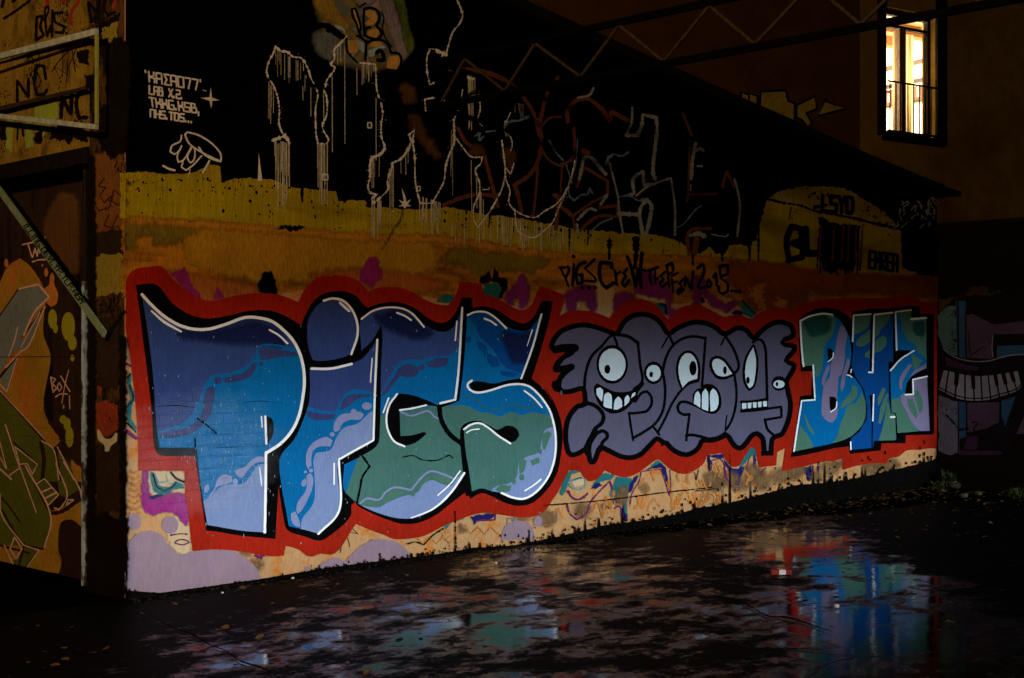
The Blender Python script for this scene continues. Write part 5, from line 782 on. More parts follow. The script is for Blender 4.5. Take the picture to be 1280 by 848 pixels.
a, b, c, d = (UPPER.at(*q, .14) for q in ((-20, 76), (121, 40), (121, 159), (-20, 143)))
K(bar('frame_bar', a, b, .043, .03, FRM, up=(1, 0, 0))); K(bar('frame_bar', c+Vector((0, 0, .02)), b-Vector((0, 0, .022)), .022, .02, pm('frame_ochre_paint', warm(90, 74, 20), .5, .2))); K(bar('frame_bar', d, c, .034, .03, FRM, up=(1, 0, 0)))
a, b = DOOR.at(-12, 222, .2), DOOR.at(131, 418, .28)
brc = K(bar('brace_bar', a, b, .05, .022, pm('brace_greenish_paint', warm(72, 66, 36), .5, .3, fleck=.2), up=(1, 0, 0)))
# lettering along the brace
dv = np.array((131+12, 418-222), float); dv /= np.hypot(*dv); nv = np.array((-dv[1], dv[0]))
o = np.array((31, 281.0)); e_ = np.array((103, 378.0)); BPL = Plane(a, (-1, 0, 0)); BPL.n = (b-a).cross(Vector((0, 0, 1)).cross(b-a)).normalized()
up_ = Vector((1, 0, 0)); zz = (b-a).normalized(); xx = up_.cross(zz).normalized(); yy = zz.cross(xx)
fn = yy if yy.dot(CAM-a) > 0 else -yy
BPL = Plane(a+fn*.0115, fn)
K(paint('brace_lettering', word('ILLING.DEVLYP.TLP.ABM', 'N', tuple(o+nv*-3.4), tuple(e_+nv*-3.4), tuple(o+nv*3.2), 1.25), TAGK, 1, None, BPL))
# painted letters and tags on the left
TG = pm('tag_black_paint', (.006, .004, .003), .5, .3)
def up(name, shapes, mat, layer, off, label=None): return K(paint(name, shapes, mat, layer, None, UPPER, base=off, label=label))
def st(k, *lines): return [stroke(k, p, wd, rough=.12) for p, wd in lines]
up('graffiti_tag', st('L1', ([(200, 225), (205, 95), (240, 90), (225, 150), (245, 200), (200, 222)], 17), ([(250, 100), (262, 205), (285, 140), (290, 210), (292, 60)], 15), ([(345, 70), (300, 75), (305, 120), (360, 150), (350, 185), (310, 180)], 17), ([(370, 185), (372, 188)], 12)), TG, 1, .001, 'black tag BWS on the upper ochre wall')
up('graffiti_tag', st('L1', ([(255, 105), (250, 60), (265, 20), (270, 60), (250, 110)], 12), ([(20, 105), (90, 60), (165, 5)], 15), ([(10, 40), (20, 0)], 18), ([(70, 10), (85, 0)], 16), ([(510, 125), (490, 10), (545, 75), (555, 0)], 17), ([(640, 70), (600, 85), (580, 40), (590, -10)], 17)), TG, 1, .001)
up('red_stroke', st('L1', ([(395, 135), (400, 60), (430, 20), (440, -5)], 16), ([(330, 0), (360, 5), (380, -8)], 14), ([(630, 40), (640, 10)], 16), ([(265, 0), (260, 25)], 20)), pm('tag_red_paint', warm(96, 18, 6), .5, .2), 2, .001)
up('graffiti_tag', st('L1', ([(97, 570), (95, 450), (158, 545), (158, 440)], 17), ([(255, 440), (245, 370), (205, 365), (190, 460), (205, 530), (245, 525), (262, 500)], 17)), TG, 1, .046, 'black tag NC on the fascia board')
sc_ = [([(290, 400), (330, 340), (400, 270)], 6), ([(350, 290), (345, 420), (330, 440)], 5), ([(400, 270), (420, 400)], 5), ([(320, 380), (380, 420)], 4), ([(380, 330), (370, 460)], 4), ([(430, 260), (380, 380)], 4), ([(300, 370), (325, 420)], 4), ([(400, 330), (440, 380)], 4)]
up('graffiti_tag', st('L1', *sc_), TG, 1, .046)
up('black_smear', [poly('L1', (430, 290), (490, 280), (490, 360), (440, 350), rough=1), poly('L1', (470, 420), (530, 420), (530, 500), (490, 490), rough=1)], TG, 1, .047)
up('graffiti_tag', st('L1', ([(340, 655), (345, 540), (395, 640), (400, 530)], 22), ([(480, 510), (440, 500), (425, 580), (440, 660), (485, 655)], 22), ([(505, 400), (500, 340), (520, 300), (545, 355)], 12), ([(520, 640), (525, 680)], 16)), TG, 3, .001, 'black tag NC below the fascia board')
up('dripping_letter', [poly('L1', (40, 660), (75, 650), (70, 848), (30, 830), rough=.5), poly('L1', (145, 660), (180, 655), (185, 820), (140, 830), rough=.5), poly('L1', (200, 560), (320, 540), (330, 640), (240, 760), (200, 740), (190, 640), rough=.8)], pm('tag_khaki_paint', warm(88, 78, 16), .55, .25), 2, .001)
up('graffiti_tag', [poly('L1', (0, 690), (30, 690), (35, 780), (0, 790), rough=.6), poly('L1', (190, 740), (235, 730), (230, 800), (190, 810), rough=.8), poly('L1', (290, 700), (460, 680), (480, 790), (280, 780), rough=2)]+st('L1', ([(80, 690), (120, 690), (130, 760)], 12), ([(100, 690), (95, 780)], 9)), TG, 4, .001)
def pi(name, shapes, mat, layer, label=None): return K(paint(name, shapes, mat, layer, None, PIER, label=label))
pi('graffiti_tag', st('L1', ([(580, 290), (595, 420)], 12), ([(660, 300), (610, 310), (620, 370), (665, 390), (650, 430), (610, 420)], 13), ([(590, 480), (600, 560)], 10), ([(610, 490), (640, 560), (610, 600)], 12), ([(640, 640), (660, 580)], 9)), TG, 1, 'black tag IS on the pillar')
pi('black_smear', [poly('L1', (560, 590), (640, 590), (670, 680), (650, 848), (560, 848), rough=2), poly('L1', (540, 150), (640, 90), (670, 70), (670, 110), (600, 150), (545, 165), rough=1), poly('L6', (190, 230), (215, 160), (300, 40), (320, 50), (250, 150), (215, 210), rough=1)], TG, 1)
K(spray('black_shade_stain', [poly('N', (110, 195), (118, 195), (119, 400), (118, 560), (120, 760), (108, 760), rough=.6), poly('N', (112, 660), (130, 640), (150, 652), (160, 648), (160, 760), (112, 760), rough=1), poly('N', (150, 420), (158, 420), (158, 760), (151, 760), rough=.8), poly('N', (126, 60), (150, 45), (160, 60), (158, 190), (140, 200), (128, 170), (136, 120), rough=1.5)], soften(TG), 3, None, 3, PIER))  # shadow painted along the inner edge and foot, with black staining
K(spray('brown_patch', [poly('N', (117, 195), (150, 185), (156, 215), (155, 288), (118, 290), rough=1)], soften(pm('pillar_red_brown', warm(70, 32, 6), .6, .3, fleck=.6)), 0, None, 3, PIER))
K(spray('dark_patch', [poly('N', (116, 293), (155, 290), (155, 322), (116, 322), rough=1), poly('N', (120, 402), (150, 395), (154, 480), (120, 485), rough=2), poly('N', (118, 560), (150, 540), (152, 640), (120, 640), rough=2)], soften(pm('pillar_char', warm(26, 12, 4), .7, .4)), 0, None, 4, PIER))
pi('ochre_patch', [poly('L1', (565, 160), (650, 120), (665, 260), (570, 240), rough=1), poly('L2', (615, 745), (700, 730), (810, 730), (820, 900), (780, 1000), (640, 1010), (620, 900), rough=1.2)], pm('pillar_ochre_paint', warm(84, 58, 10), .6, .25, fleck=1.0), 0)
pi('graffiti_tag', st('L2', ([(690, 230), (650, 280), (700, 290), (660, 340), (690, 390), (740, 340), (720, 420), (660, 440)], 9), ([(750, 310), (740, 380), (790, 410), (800, 350), (760, 310)], 9), ([(720, 470), (690, 540), (740, 560), (780, 470)], 9), ([(620, 500), (650, 560)], 8), ([(640, 420), (660, 450)], 8), ([(720, 580), (780, 540), (800, 580)], 7)), pm('dark_maroon_paint', warm(34, 10, 4), .6, .2), 2)
pi('red_patch', [poly('L6', (140, 590), (200, 570), (270, 600), (265, 730), (210, 790), (150, 760), rough=1), poly('L6', (150, 480), (175, 490), (170, 540), (150, 540), rough=.8)], pm('brick_red_paint', warm(88, 24, 8), .6, .3, fleck=.6), 1)
pi('cream_mark', [poly('L6', (148, 740), (160, 745), (190, 790), (230, 790), (255, 760), (268, 765), (262, 810), (230, 835), (215, 870), (195, 870), (190, 835), (155, 800), rough=.3)], pm('old_cream_paint', warm(122, 94, 56), .6, .2), 2)
def dp(name, shapes, mat, layer, label=None): return K(paint(name, shapes, mat, layer, None, DOOR, label=label))
LOCH = pm('left_ochre_paint', warm(100, 60, 8), .55, .25, second=(warm(118, 52, 10), (2.4, 2.4, 2), .46, .2)); LORA = pm('left_orange_paint', warm(120, 58, 14), .55, .2); LYEL = pm('left_mustard_paint', warm(96, 74, 8), .55, .15)
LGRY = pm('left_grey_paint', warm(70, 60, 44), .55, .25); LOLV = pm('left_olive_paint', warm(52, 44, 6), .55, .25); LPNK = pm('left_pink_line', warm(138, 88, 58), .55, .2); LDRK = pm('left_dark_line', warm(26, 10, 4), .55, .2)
K(spray('brown_glow', [poly('L2', (300, 560), (320, 470), (370, 360), (420, 330), (480, 345), (505, 380), (515, 850), (380, 850), rough=.8)], soften(pm('left_brown_paint', warm(56, 28, 7), .6, .25, streak=1)), 0, None, 5, DOOR))
dp('ochre_cloud', [poly('L3', (-60, 330), (0, 200), (60, 80), (150, 18), (220, 70), (320, 220), (345, 330), (330, 480), (330, 600), (380, 740), 'L4', (335, 60), (290, 320), (300, 420), (350, 480), (412, 530), (400, 590), (350, 640), (200, 600), (-60, 300)), poly('L4', (470, 700), (550, 790), (550, 860), (470, 860)), poly('L5', (300, 280), (480, 215), (480, 370), (420, 328), (365, 340), (345, 420), (345, 520), (365, 570), (345, 645), (200, 630), (130, 655), (0, 600), (-40, 560), (-40, 480))], LOCH, 1)
dp('orange_drip', [poly('L3', (380, 150), (395, 125), (412, 160), (410, 210), (440, 290), (425, 365), (385, 387), (350, 350), (330, 250), (370, 220)), ell('L3', 350, 125, 15, 34), ell('L3', 322, 72, 7, 12), ell('L3', 48, 55, 15, 32)], LORA, 2)
dp('mustard_drip', [ell('L3', 398, 478, 34, 74), ell('L3', 420, 550, 19, 36), ell('L3', 517, 535, 51, 110), ell('L3', 548, 660, 33, 56), ell('L3', 548, 775, 15, 26), ell('L4', 418, 448, 24, 28), ell('L4', 445, 480, 24, 44), ell('L4', 461, 565, 28, 68), ell('L4', 518, 577, 8, 17), ell('L4', 420, 365, 6, 15)], LYEL, 2)
dp('grey_letter', [poly('L3', (-40, 500), (60, 360), (140, 248), (290, 216), (378, 315), (350, 345), (260, 430), (178, 605), (150, 700), (60, 775), (30, 848), (-40, 900), sm=False), poly('L3', (335, 390), (210, 690), (160, 720), (150, 690), (290, 430), sm=False), poly('L4', (0, 180), (110, 40), (45, 270), sm=False)], LGRY, 3)
dp('olive_letter', [poly('L4', (-40, 250), (0, 262), (290, 580), (350, 640), (400, 860), (-40, 860), sm=False), poly('L5', (-40, 0), (110, -10), (150, 10), (220, 160), (302, 320), (265, 492), (140, 478), (60, 600), (95, 622), (150, 625), (235, 510), (140, 480), (0, 480), (-40, 400), sm=False), poly('L4', (380, 630), (480, 780), (490, 860), (400, 860), sm=False), poly('L5', (330, -10), (400, -10), (470, 150), (385, 200), (350, 180), sm=False), poly('L5', (215, 118), (262, 88), (348, 182), (285, 245), sm=False)], LOLV, 3)
dp('dark_outline', st('L4', ([(0, 255), (290, 585)], 16), ([(90, 600), (250, 745)], 12), ([(100, 40), (0, 165)], 18), ([(270, 600), (290, 700), (280, 848)], 26), ([(370, 640), (400, 848)], 14))+st('L5', ([(300, 290), (350, 285), (470, 210)], 22), ([(10, 200), (60, 260), (115, 340)], 10), ([(140, 480), (110, 600)], 12), ([(215, 118), (285, 245), (350, 182)], 14), ([(10, 270), (140, 470), (250, 500)], 12), ([(0, 480), (170, 525)], 12))+st('L3', ([(0, 450), (140, 250)], 10), ([(170, 610), (340, 380)], 10)), LDRK, 4)
dp('black_hollow_shade', [poly('L5', (345, 400), (360, 345), (390, 328), (470, 385), (470, 700), (345, 690), (360, 570), (345, 500)), poly('L5', (-40, 600), (60, 630), (95, 690), (165, 690), (200, 635), (350, 655), (480, 680), (480, 760), (-40, 760)), poly('L4', (300, 420), (350, 470), (415, 530), (410, 590), (460, 700), (550, 790), (550, 300), (500, 250), (490, 640), (440, 640), rough=1)], LDRK, 2)  # the lowest patch also paints in the shade at the shutter's foot
dp('pink_outline', st('L3', ([(145, 250), (290, 216), (372, 312), (260, 430), (178, 605)], 14), ([(135, 540), (110, 640), (65, 765)], 9), ([(340, 385), (210, 690), (160, 725), (40, 848)], 11), ([(300, 430), (160, 690)], 7))+st('L4', ([(0, 255), (295, 578)], 7), ([(275, 590), (350, 640), (390, 848)], 8), ([(380, 630), (490, 848)], 9), ([(35, 480), (130, 770), (60, 820)], 8), ([(100, 630), (248, 745), (215, 810), (180, 740), (130, 745), (100, 630)], 7), ([(115, 40), (45, 265), (0, 215)], 7), ([(0, 600), (45, 780), (0, 700)], 7))+st('L5', ([(110, 0), (215, 290)], 6), ([(150, 10), (300, 315), (262, 492)], 9), ([(0, 180), (10, 300), (140, 480)], 7), ([(215, 118), (262, 88), (345, 182), (285, 243), (215, 118)], 7), ([(250, 165), (305, 140)], 10), ([(270, 200), (330, 170)], 10), ([(330, 0), (395, 190), (350, 270), (320, 260)], 8), ([(375, -10), (470, 150), (480, 200)], 8), ([(390, 245), (400, 212), (435, 212), (390, 245)], 7), ([(0, 30), (65, 90)], 10), ([(25, 480), (95, 610), (150, 625), (230, 510), (145, 480)], 7), ([(60, 500), (85, 430), (130, 500), (95, 560), (60, 500)], 8)), LPNK, 5)
dp('graffiti_tag', st('L4', ([(336, 168), (352, 268)], 8), ([(336, 168), (368, 182), (346, 212), (376, 240), (352, 268)], 8), ([(392, 205), (380, 232), (392, 262), (410, 236), (394, 206)], 8), ([(455, 122), (430, 220), (410, 340)], 6), ([(402, 160), (462, 262)], 8), ([(370, 298), (400, 280), (445, 280)], 8), ([(460, 290), (462, 380)], 6)), LPNK, 5, 'small pale tag BOX on the dark shutter')
dp('graffiti_tag', st('L2', ([(150, 668), (220, 652)], 9), ([(185, 662), (212, 752)], 8), ([(216, 752), (232, 688), (246, 745)], 7), ([(222, 722), (242, 718)], 6), ([(248, 742), (254, 690), (264, 725), (276, 684), (284, 735)], 7), ([(298, 615), (290, 660)], 6), ([(215, 782), (260, 768), (300, 768)], 8), ([(310, 680), (358, 740)], 6)), LPNK, 5, 'small pale tag TAM beside the leaning bar')
dp('seam', [stroke('N', [(-10, 446.5), (60, 446), (92, 446)], .8), stroke('N', [(70, 690), (76, 700)], .6), stroke('L5', [(60, 630), (200, 640)], 2)], LDRK, 6)

# ---------------------------------------------------------------- lattice girder spanning the yard
GX = WALL.at(545, 100).x; TR = Plane((GX, 0, 0), (-1, 0, 0)); zb, ztp = WALL.at(545, 133).z, WALL.at(545, 78).z
tr = tag(empty('lattice_girder', (GX, 0, zb)), 'thin dark steel lattice girder spanning overhead from the wall across the yard', 'girder')
STEEL = plain('dark_steel', (.0016, .0013, .0011), .8, 0, .4, 30, spec=.02); WEBM = plain('rusty_web_steel', (.034, .023, .012), .6, 0, .5, 30, spec=.1)
KT = lambda o: keep(o, tr); YE = -7.0
yb = [TR.at(x, y).y for x, y in ((631, 117), (726, 100), (830, 80), (944, 59), (1076, 33))]; yt = [TR.at(x, y).y for x, y in ((581, 70), (669, 51), (774, 31), (887, 5))]
stp = (yb[-1]-yb[0])/(len(yb)-1); stt = (yt[-1]-yt[0])/(len(yt)-1)
yb = [min(-.06, yb[0]-stp)]+yb+[yb[-1]+stp*(i+1) for i in range(3)]; yt = yt+[yt[-1]+stt*(i+1) for i in range(4)]
KT(bar('bottom_chord', (GX, -.02, zb), (GX, YE, zb), .045, .045, STEEL)); KT(bar('top_chord', (GX, -.02, ztp), (GX, YE, ztp), .045, .045, STEEL))
for i in range(min(len(yb), len(yt)+1)):
    for j in (i-1, i):
        if 0 <= j < len(yt): KT(bar('web_bar', (GX, yb[i], zb+.02), (GX, yt[j], ztp-.02), .02, .018, WEBM, up=(1, 0, 0)))

# ---------------------------------------------------------------- houses behind
FA = YAW-math.atan(2617/FPX); FD = Vector((math.cos(FA), math.sin(FA), 0))
fp = CAM+(RT*((1140-640)/FPX)+FW)*25; fp.z = 0
FN = Vector((FD.y, -FD.x, 0)); FN = FN if FN.dot(CAM-fp) > 0 else -FN
FAC = Plane(fp, FN)
def uz(x, y): q = FAC.at(x, y)-fp; return q.dot(FD), q.z
def fb(name, u0, u1, z0, z1, d0, d1, mat, parent, bev=0):
    """box in the facade's own axes: along it, up, and out of it (d>0 towards the yard)"""
    bm = bmesh.new(); bmesh.ops.create_cube(bm, size=1)
    for v in bm.verts: v.co = Vector((u0+(v.co.x+.5)*(u1-u0), d0+(v.co.y+.5)*(d1-d0), z0+(v.co.z+.5)*(z1-z0)))
    if bev: bmesh.ops.bevel(bm, geom=bm.edges[:], offset=bev, segments=1, affect='EDGES')
    M = Matrix((FD, FN, Vector((0, 0, 1)))).transposed().to_4x4(); M.translation = fp
    bmesh.ops.transform(bm, matrix=M, verts=bm.verts); bmesh.ops.recalc_face_normals(bm, faces=bm.faces)
    return keep(bmobj(name, bm, mat), parent)
def FP(u, z, d): return fp+FD*u+FN*d+Vector((0, 0, z))
oh = tag(empty('ochre_house', FP(1, 0, -2)), 'tall plastered house behind the wall with one lit french window', 'house')
mh = tag(empty('maroon_house', FP(-6, 0, -2)), 'dark maroon house front rising behind the sloping wall top', 'house')
OCH = pm('house_ochre_plaster', (.26, .165, .04), .8, .25, .2, second=((.13, .068, .016), (.35, .35, .5), .45, .25))
MAR = pm('house_maroon_plaster', (.10, .045, .013), .8, .25, .2, second=((.22, .14, .03), (.16, .16, .2), .56, .12))
us = uz(1075, 100)[0]; u0, z1 = uz(1107, 8); u1 = uz(1169, 100)[0]; z0 = uz(1107, 167)[1]
fb('wall', -20, us-.002, 0, 13, -.3, 0, MAR, mh)
fb('wall', us, u0, 0, 13, -.3, .0, OCH, oh); fb('wall', u1, 14, 0, 13, -.3, .0, OCH, oh); fb('wall', u0, u1, 0, z0, -.3, .0, OCH, oh); fb('wall', u0, u1, z1, 13, -.3, .0, OCH, oh)
BLK = plain('shutter_dark_paint', (.008, .006, .005), .5, var=.3); WDW = plain('window_brown_paint', (.16, .10, .05), .45, var=.2)
fr = fb('window', u0-.004, u0+.05, z0, z1, -.22, -.12, BLK, oh)
def sub(o): return keep(o, fr)
cu = uz(1134, 100)[0]
for nm, a_ in (('frame', (u1-.06, u1+.004, z0, z1, -.22, -.12)), ('frame', (u0+.05, u1-.06, z1-.09, z1, -.22, -.12)), ('frame', (u0+.05, u1-.06, z0, z0+.08, -.22, -.12)), ('transom', (u0+.05, u1-.06, z1-.30, z1-.25, -.21, -.13))): 
    q = fb(nm, *a_, BLK, oh); q.parent = fr; q.matrix_parent_inverse = Matrix.Identity(4)
q = fb('mullion', cu-.085, cu+.085, z0+.08, z1-.30, -.22, -.10, WDW, oh); q.parent = fr; q.matrix_parent_inverse = Matrix.Identity(4)
# panes: clear, faintly shining glass
gm = bpy.data.materials.new('window_glass'); gm.use_nodes = True; t = gm.node_tree; t.nodes.clear()
ou = N(t, 'ShaderNodeOutputMaterial'); mx = N(t, 'ShaderNodeMixShader'); tr_ = N(t, 'ShaderNodeBsdfTransparent'); gl = N(t, 'ShaderNodeBsdfGlossy'); gl.inputs['Roughness'].default_value = .03
mx.inputs[0].default_value = .05; t.links.new(tr_.outputs[0], mx.inputs[1]); t.links.new(gl.outputs[0], mx.inputs[2]); t.links.new(mx.outputs[0], ou.inputs[0])
for a_ in ((u0+.05, cu-.087, z0+.08, z1-.30), (cu+.087, u1-.06, z0+.08, z1-.30)):
    q = fb('pane', *a_, -.18, -.174, gm, oh); q.parent = fr; q.matrix_parent_inverse = Matrix.Identity(4)
sh = fb('shutter', u1+.01, u1+.26, z0-.1, z1+.5, .002, .05, BLK, oh); fb('shutter', u0-.22, u0-.01, z0-.05, z1+.5, .002, .03, plain('shutter_brown_paint', (.02, .013, .007), .6, var=.3), oh)
fb('sill', u0-.1, u1+.1, z0-.13, z0-.002, .002, .12, BLK, oh)
# railing across the window
zr = uz(1107, 102)[1]
rl = fb('railing', u0-.02, u1+.02, zr-.014, zr+.014, .05, .08, BLK, oh)
fb('railing', u0-.02, u1+.02, z0+.03, z0+.06, .05, .08, BLK, oh)
for i in range(9):
    uu = u0+.04+(u1-u0-.08)*i/8; q = fb('baluster', uu-.009, uu+.009, z0+.06, zr-.014, .056, .074, BLK, oh); q.parent = rl; q.matrix_parent_inverse = Matrix.Identity(4)
# the lit room
RW = plain('room_wall', (.85, .78, .60), .7, var=.04); 
ra, rb, za, zc, rd = u0-1.6, u1+1.2, z0-.02, z1+.03, -3.6
fb('room_floor', ra, rb, za-.1, za, rd, -.31, plain('room_floor', (.28, .17, .09), .5), oh); fb('room_ceiling', ra, rb, zc, zc+.1, rd, -.31, RW, oh)
fb('room_wall', ra, rb, za, zc, rd-.1, rd-.002, RW, oh); fb('room_wall', ra-.1, ra-.002, za, zc, rd, -.31, RW, oh); fb('room_wall', rb+.002, rb+.1, za, zc, rd, -.31, RW, oh)
for k in range(4): fb('ceiling_beam', ra, rb, zc-.20, zc-.004, rd+.35+k*.75, rd+.55+k*.75, plain('beam_wood', (.34, .17, .07), .5), oh)
rp = bpy.data.lights.new('room_lamp', 'POINT'); rp.energy = 1000; rp.color = (1, .88, .68); rp.shadow_soft_size = .12
ro = bpy.data.objects.new('room_lamp', rp); COL.objects.link(ro); ro.location = FP((u0+u1)/2-.35, zc-1.0, -1.7)
# curtain in the right half: one folded sheet
bm = bmesh.new(); cv = []; ncu = 40
for i in range(ncu+1):
    uu = cu+.10+(u1-cu-.17)*i/ncu; dd = -.42+.014*math.sin(i*.9)+.006*math.sin(i*2.3)
    cv.append((bm.verts.new(FP(uu, z0+.04, dd)), bm.verts.new(FP(uu, z1-.28, dd*1.0))))
for i in range(ncu): bm.faces.new((cv[i][0], cv[i+1][0], cv[i+1][1], cv[i][1]))
cmat = bpy.data.materials.new('curtain_cloth'); cmat.use_nodes = True; b_ = cmat.node_tree.nodes['Principled BSDF']; b_.inputs['Base Color'].default_value = (.8, .74, .55, 1); b_.inputs['Roughness'].default_value = .8
t = cmat.node_tree; tl = N(t, 'ShaderNodeBsdfTranslucent'); tl.inputs[0].default_value = (.75, .62, .38, 1); m2 = N(t, 'ShaderNodeMixShader', i_Fac=.5); t.links.new(b_.outputs[0], m2.inputs[1]); t.links.new(tl.outputs[0], m2.inputs[2]); t.links.new(m2.outputs[0], t.nodes['Material Output'].inputs[0])
cur = tag(bmobj('curtain', bm, cmat, None, True), 'pale cream curtain hanging inside the lit window', 'curtain')
so_ = cur.modifiers.new('thick', 'SOLIDIFY'); so_.thickness = .006
tb = tag(empty('table', FP(u0+.35, za, -1.5)), 'dark table glimpsed inside the lit room behind the railing', 'table')
WD = plain('table_wood', (.10, .05, .03), .4)
fb('table_top', u0-.5, u0+.75, za+.70, za+.745, -1.9, -1.1, WD, tb)
for uu in (u0-.45, u0+.66):
    for dd in (-1.85, -1.2): fb('leg', uu, uu+.05, za, za+.698, dd, dd+.05, WD, tb)
ch = tag(empty('chair', FP(u0+.3, za, -.8)), 'dark wooden chair beside the table in the lit room', 'chair')
fb('seat', u0+.1, u0+.5, za+.43, za+.46, -1.0, -.6, WD, ch)
for uu, hh in ((u0+.1, .428), (u0+.46, .92)):
    for dd in (-1.0, -.64): fb('leg', uu, uu+.035, za, za+hh, dd, dd+.035, WD, ch)
fb('backrest', u0+.468, u0+.488, za+.70, za+.88, -.96, -.645, WD, ch)
pc = fb('picture_frame', u0-.1, u0+.35, za+1.25, za+1.85, rd+.0, rd+.03, plain('picture_print', (.30, .20, .12), .5, var=.6, scale=6), oh)
for k in range(3): fb('book_shelf', rb-.26, rb-.004, za+1.05+k*.36, za+1.08+k*.36, rd+.4, rd+2.6, WD, oh)
for k in range(26):
    d0 = rd+.45+k*.082; h_ = rng.uniform(.16, .27); q = fb('book', rb-.20, rb-.01, za+1.082, za+1.082+h_, d0, d0+.06, (WD, plain('book_red', (.35, .08, .05), .6), plain('book_cream', (.6, .5, .35), .6))[k % 3], oh); pass
# pale letters high on the maroon house
def fpn(shapes, mat, layer, label): return keep(paint('graffiti_letter', shapes, mat, layer, None, FAC, base=.004, label=label), mh)
HM = pm('house_letter_paint', (.42, .34, .06), .7, .3, .2, fleck=.5)
for s_ in (poly('W2', (-45, 440), (-20, 450), (-15, 500), (-50, 500), sm=False), poly('W2', (-10, 445), (20, 455), (22, 515), (-10, 505), sm=False), poly('W2', (45, 437), (155, 432), (165, 480), (195, 490), (195, 572), (130, 565), (80, 535), (42, 512), sm=False), poly('W2', (215, 500), (295, 460), (300, 510), (250, 530), (277, 582), (262, 592), (240, 562), (215, 550), sm=False), poly('W2', (345, 482), (432, 510), (315, 540), sm=False), poly('W2', (200, 585), (250, 590), (258, 614), sm=False)):
    fpn([ribbon(s_[0], 7, True)], SOOT, 0, 'black edge round a pale letter fragment'); fpn([s_], HM, 1, 'pale mustard letter fragment above the roof slope')

# ---------------------------------------------------------------- wet ground
gx = np.concatenate([[-120, -60, -25, -12, -7], np.arange(-5, 14.01, .16), [16, 20, 30, 60, 140]]); gy = np.concatenate([[-120, -60, -25, -14], np.arange(-8.4, .61, .16), [2, 6, 12, 30, 70, 140]])
X_, Y_ = np.meshgrid(gx, gy, indexing='ij')
def lump(sx, sy, a, n_=14):
    z = np.zeros_like(X_)
    for _ in range(n_):
        th = rng.uniform(0, 2*math.pi); f = rng.uniform(.5, 1.6); z += np.sin((X_*math.cos(th)/sx+Y_*math.sin(th)/sy)*f*2*math.pi+rng.uniform(0, 7))
    return z/n_**.5*a
Z_g = lump(3.2, 2.2, .0014)+lump(1.1, .9, .0004); Z_g = np.where((X_ > -5.2) & (X_ < 14.2) & (Y_ > -8.5) & (Y_ < .4), Z_g, 0)
Z_g -= .004
gv = np.stack([X_, Y_, Z_g], -1).reshape(-1, 3); m_ = len(gy)
gf = [(i*m_+j, (i+1)*m_+j, (i+1)*m_+j+1, i*m_+j+1) for i in range(len(gx)-1) for j in range(m_-1)]
gmt = bpy.data.materials.new('wet_asphalt'); gmt.use_nodes = True; t = gmt.node_tree; b = t.nodes['Principled BSDF']; L = t.links.new
ps = N(t, 'ShaderNodeNewGeometry')
def noise(sc, det, rg=.6, mp=None):
    n_ = N(t, 'ShaderNodeTexNoise', i_Scale=sc, i_Detail=det, i_Roughness=rg); src = ps.outputs['Position']
    if mp: q = N(t, 'ShaderNodeMapping'); q.inputs['Scale'].default_value = mp; L(src, q.inputs[0]); src = q.outputs[0]
    L(src, n_.inputs['Vector']); return n_.outputs[0]
def rng_(src, a, b_, c=0., d=1.):
    r = N(t, 'ShaderNodeMapRange'); r.interpolation_type = 'SMOOTHSTEP'; r.inputs[1].default_value = a; r.inputs[2].default_value = b_; r.inputs[3].default_value = c; r.inputs[4].default_value = d; L(src, r.inputs[0]); return r.outputs[0]
def math_(op, a, b_):
    m = N(t, 'ShaderNodeMath', operation=op); 
    for i, v in enumerate((a, b_)):
        if isinstance(v, (int, float)): m.inputs[i].default_value = v
        else: L(v, m.inputs[i])
    m.use_clamp = False; return m.outputs[0]
big = noise(.7, 9, .74); med = noise(2.6, 10, .78, (1, 1.4, 1)); fine = noise(95, 3, .6); grit = noise(30, 5, .75); rip = noise(5.5, 2, .5)
sp = N(t, 'ShaderNodeSeparateXYZ'); L(ps.outputs['Position'], sp.inputs[0])
# standing water: the deepest puddle lies before the last letters, a shallow film before the first ones
def pool(c, sx, sy, amp):
    d = N(t, 'ShaderNodeVectorMath', operation='SUBTRACT'); L(ps.outputs['Position'], d.inputs[0]); d.inputs[1].default_value = (c[0], c[1], 0)
    r = N(t, 'ShaderNodeVectorRotate', rotation_type='Z_AXIS'); L(d.outputs[0], r.inputs[0]); r.inputs['Angle'].default_value = -YAW
    q = N(t, 'ShaderNodeVectorMath', operation='MULTIPLY'); L(r.outputs[0], q.inputs[0]); q.inputs[1].default_value = (1/sx, 1/sy, 0)
    l = N(t, 'ShaderNodeVectorMath', operation='LENGTH'); L(q.outputs[0], l.inputs[0]); return rng_(l.outputs['Value'], 1.3, .2, 0, amp)
gp_ = lambda x, y: CAM+(RT*((x-640)/FPX)+FW+Vector((0, 0, (HORIZ-y)/FPX)))*(CAMH*FPX/(y-HORIZ))
pools = math_('ADD', math_('ADD', pool(gp_(1062, 715), 5.5, .78, .165), pool(gp_(1055, 805), 1.8, .62, .12)), math_('ADD', pool(gp_(760, 745), 5, 1.3, .085), math_('ADD', pool(gp_(420, 800), 2.6, 1.2, .075), pool(gp_(600, 690), 4, 1.5, .04))))
mixn = math_('SUBTRACT', math_('ADD', math_('MULTIPLY', big, .45), math_('MULTIPLY', med, .55)), pools)
dry = rng_(mixn, .36, .45)
wd_ = N(t, 'ShaderNodeMapRange'); wd_.inputs[1].default_value = 2.5; wd_.inputs[2].default_value = 9.5; wd_.inputs[3].default_value = .06; wd_.inputs[4].default_value = 1.1; L(sp.outputs['X'], wd_.inputs[0])
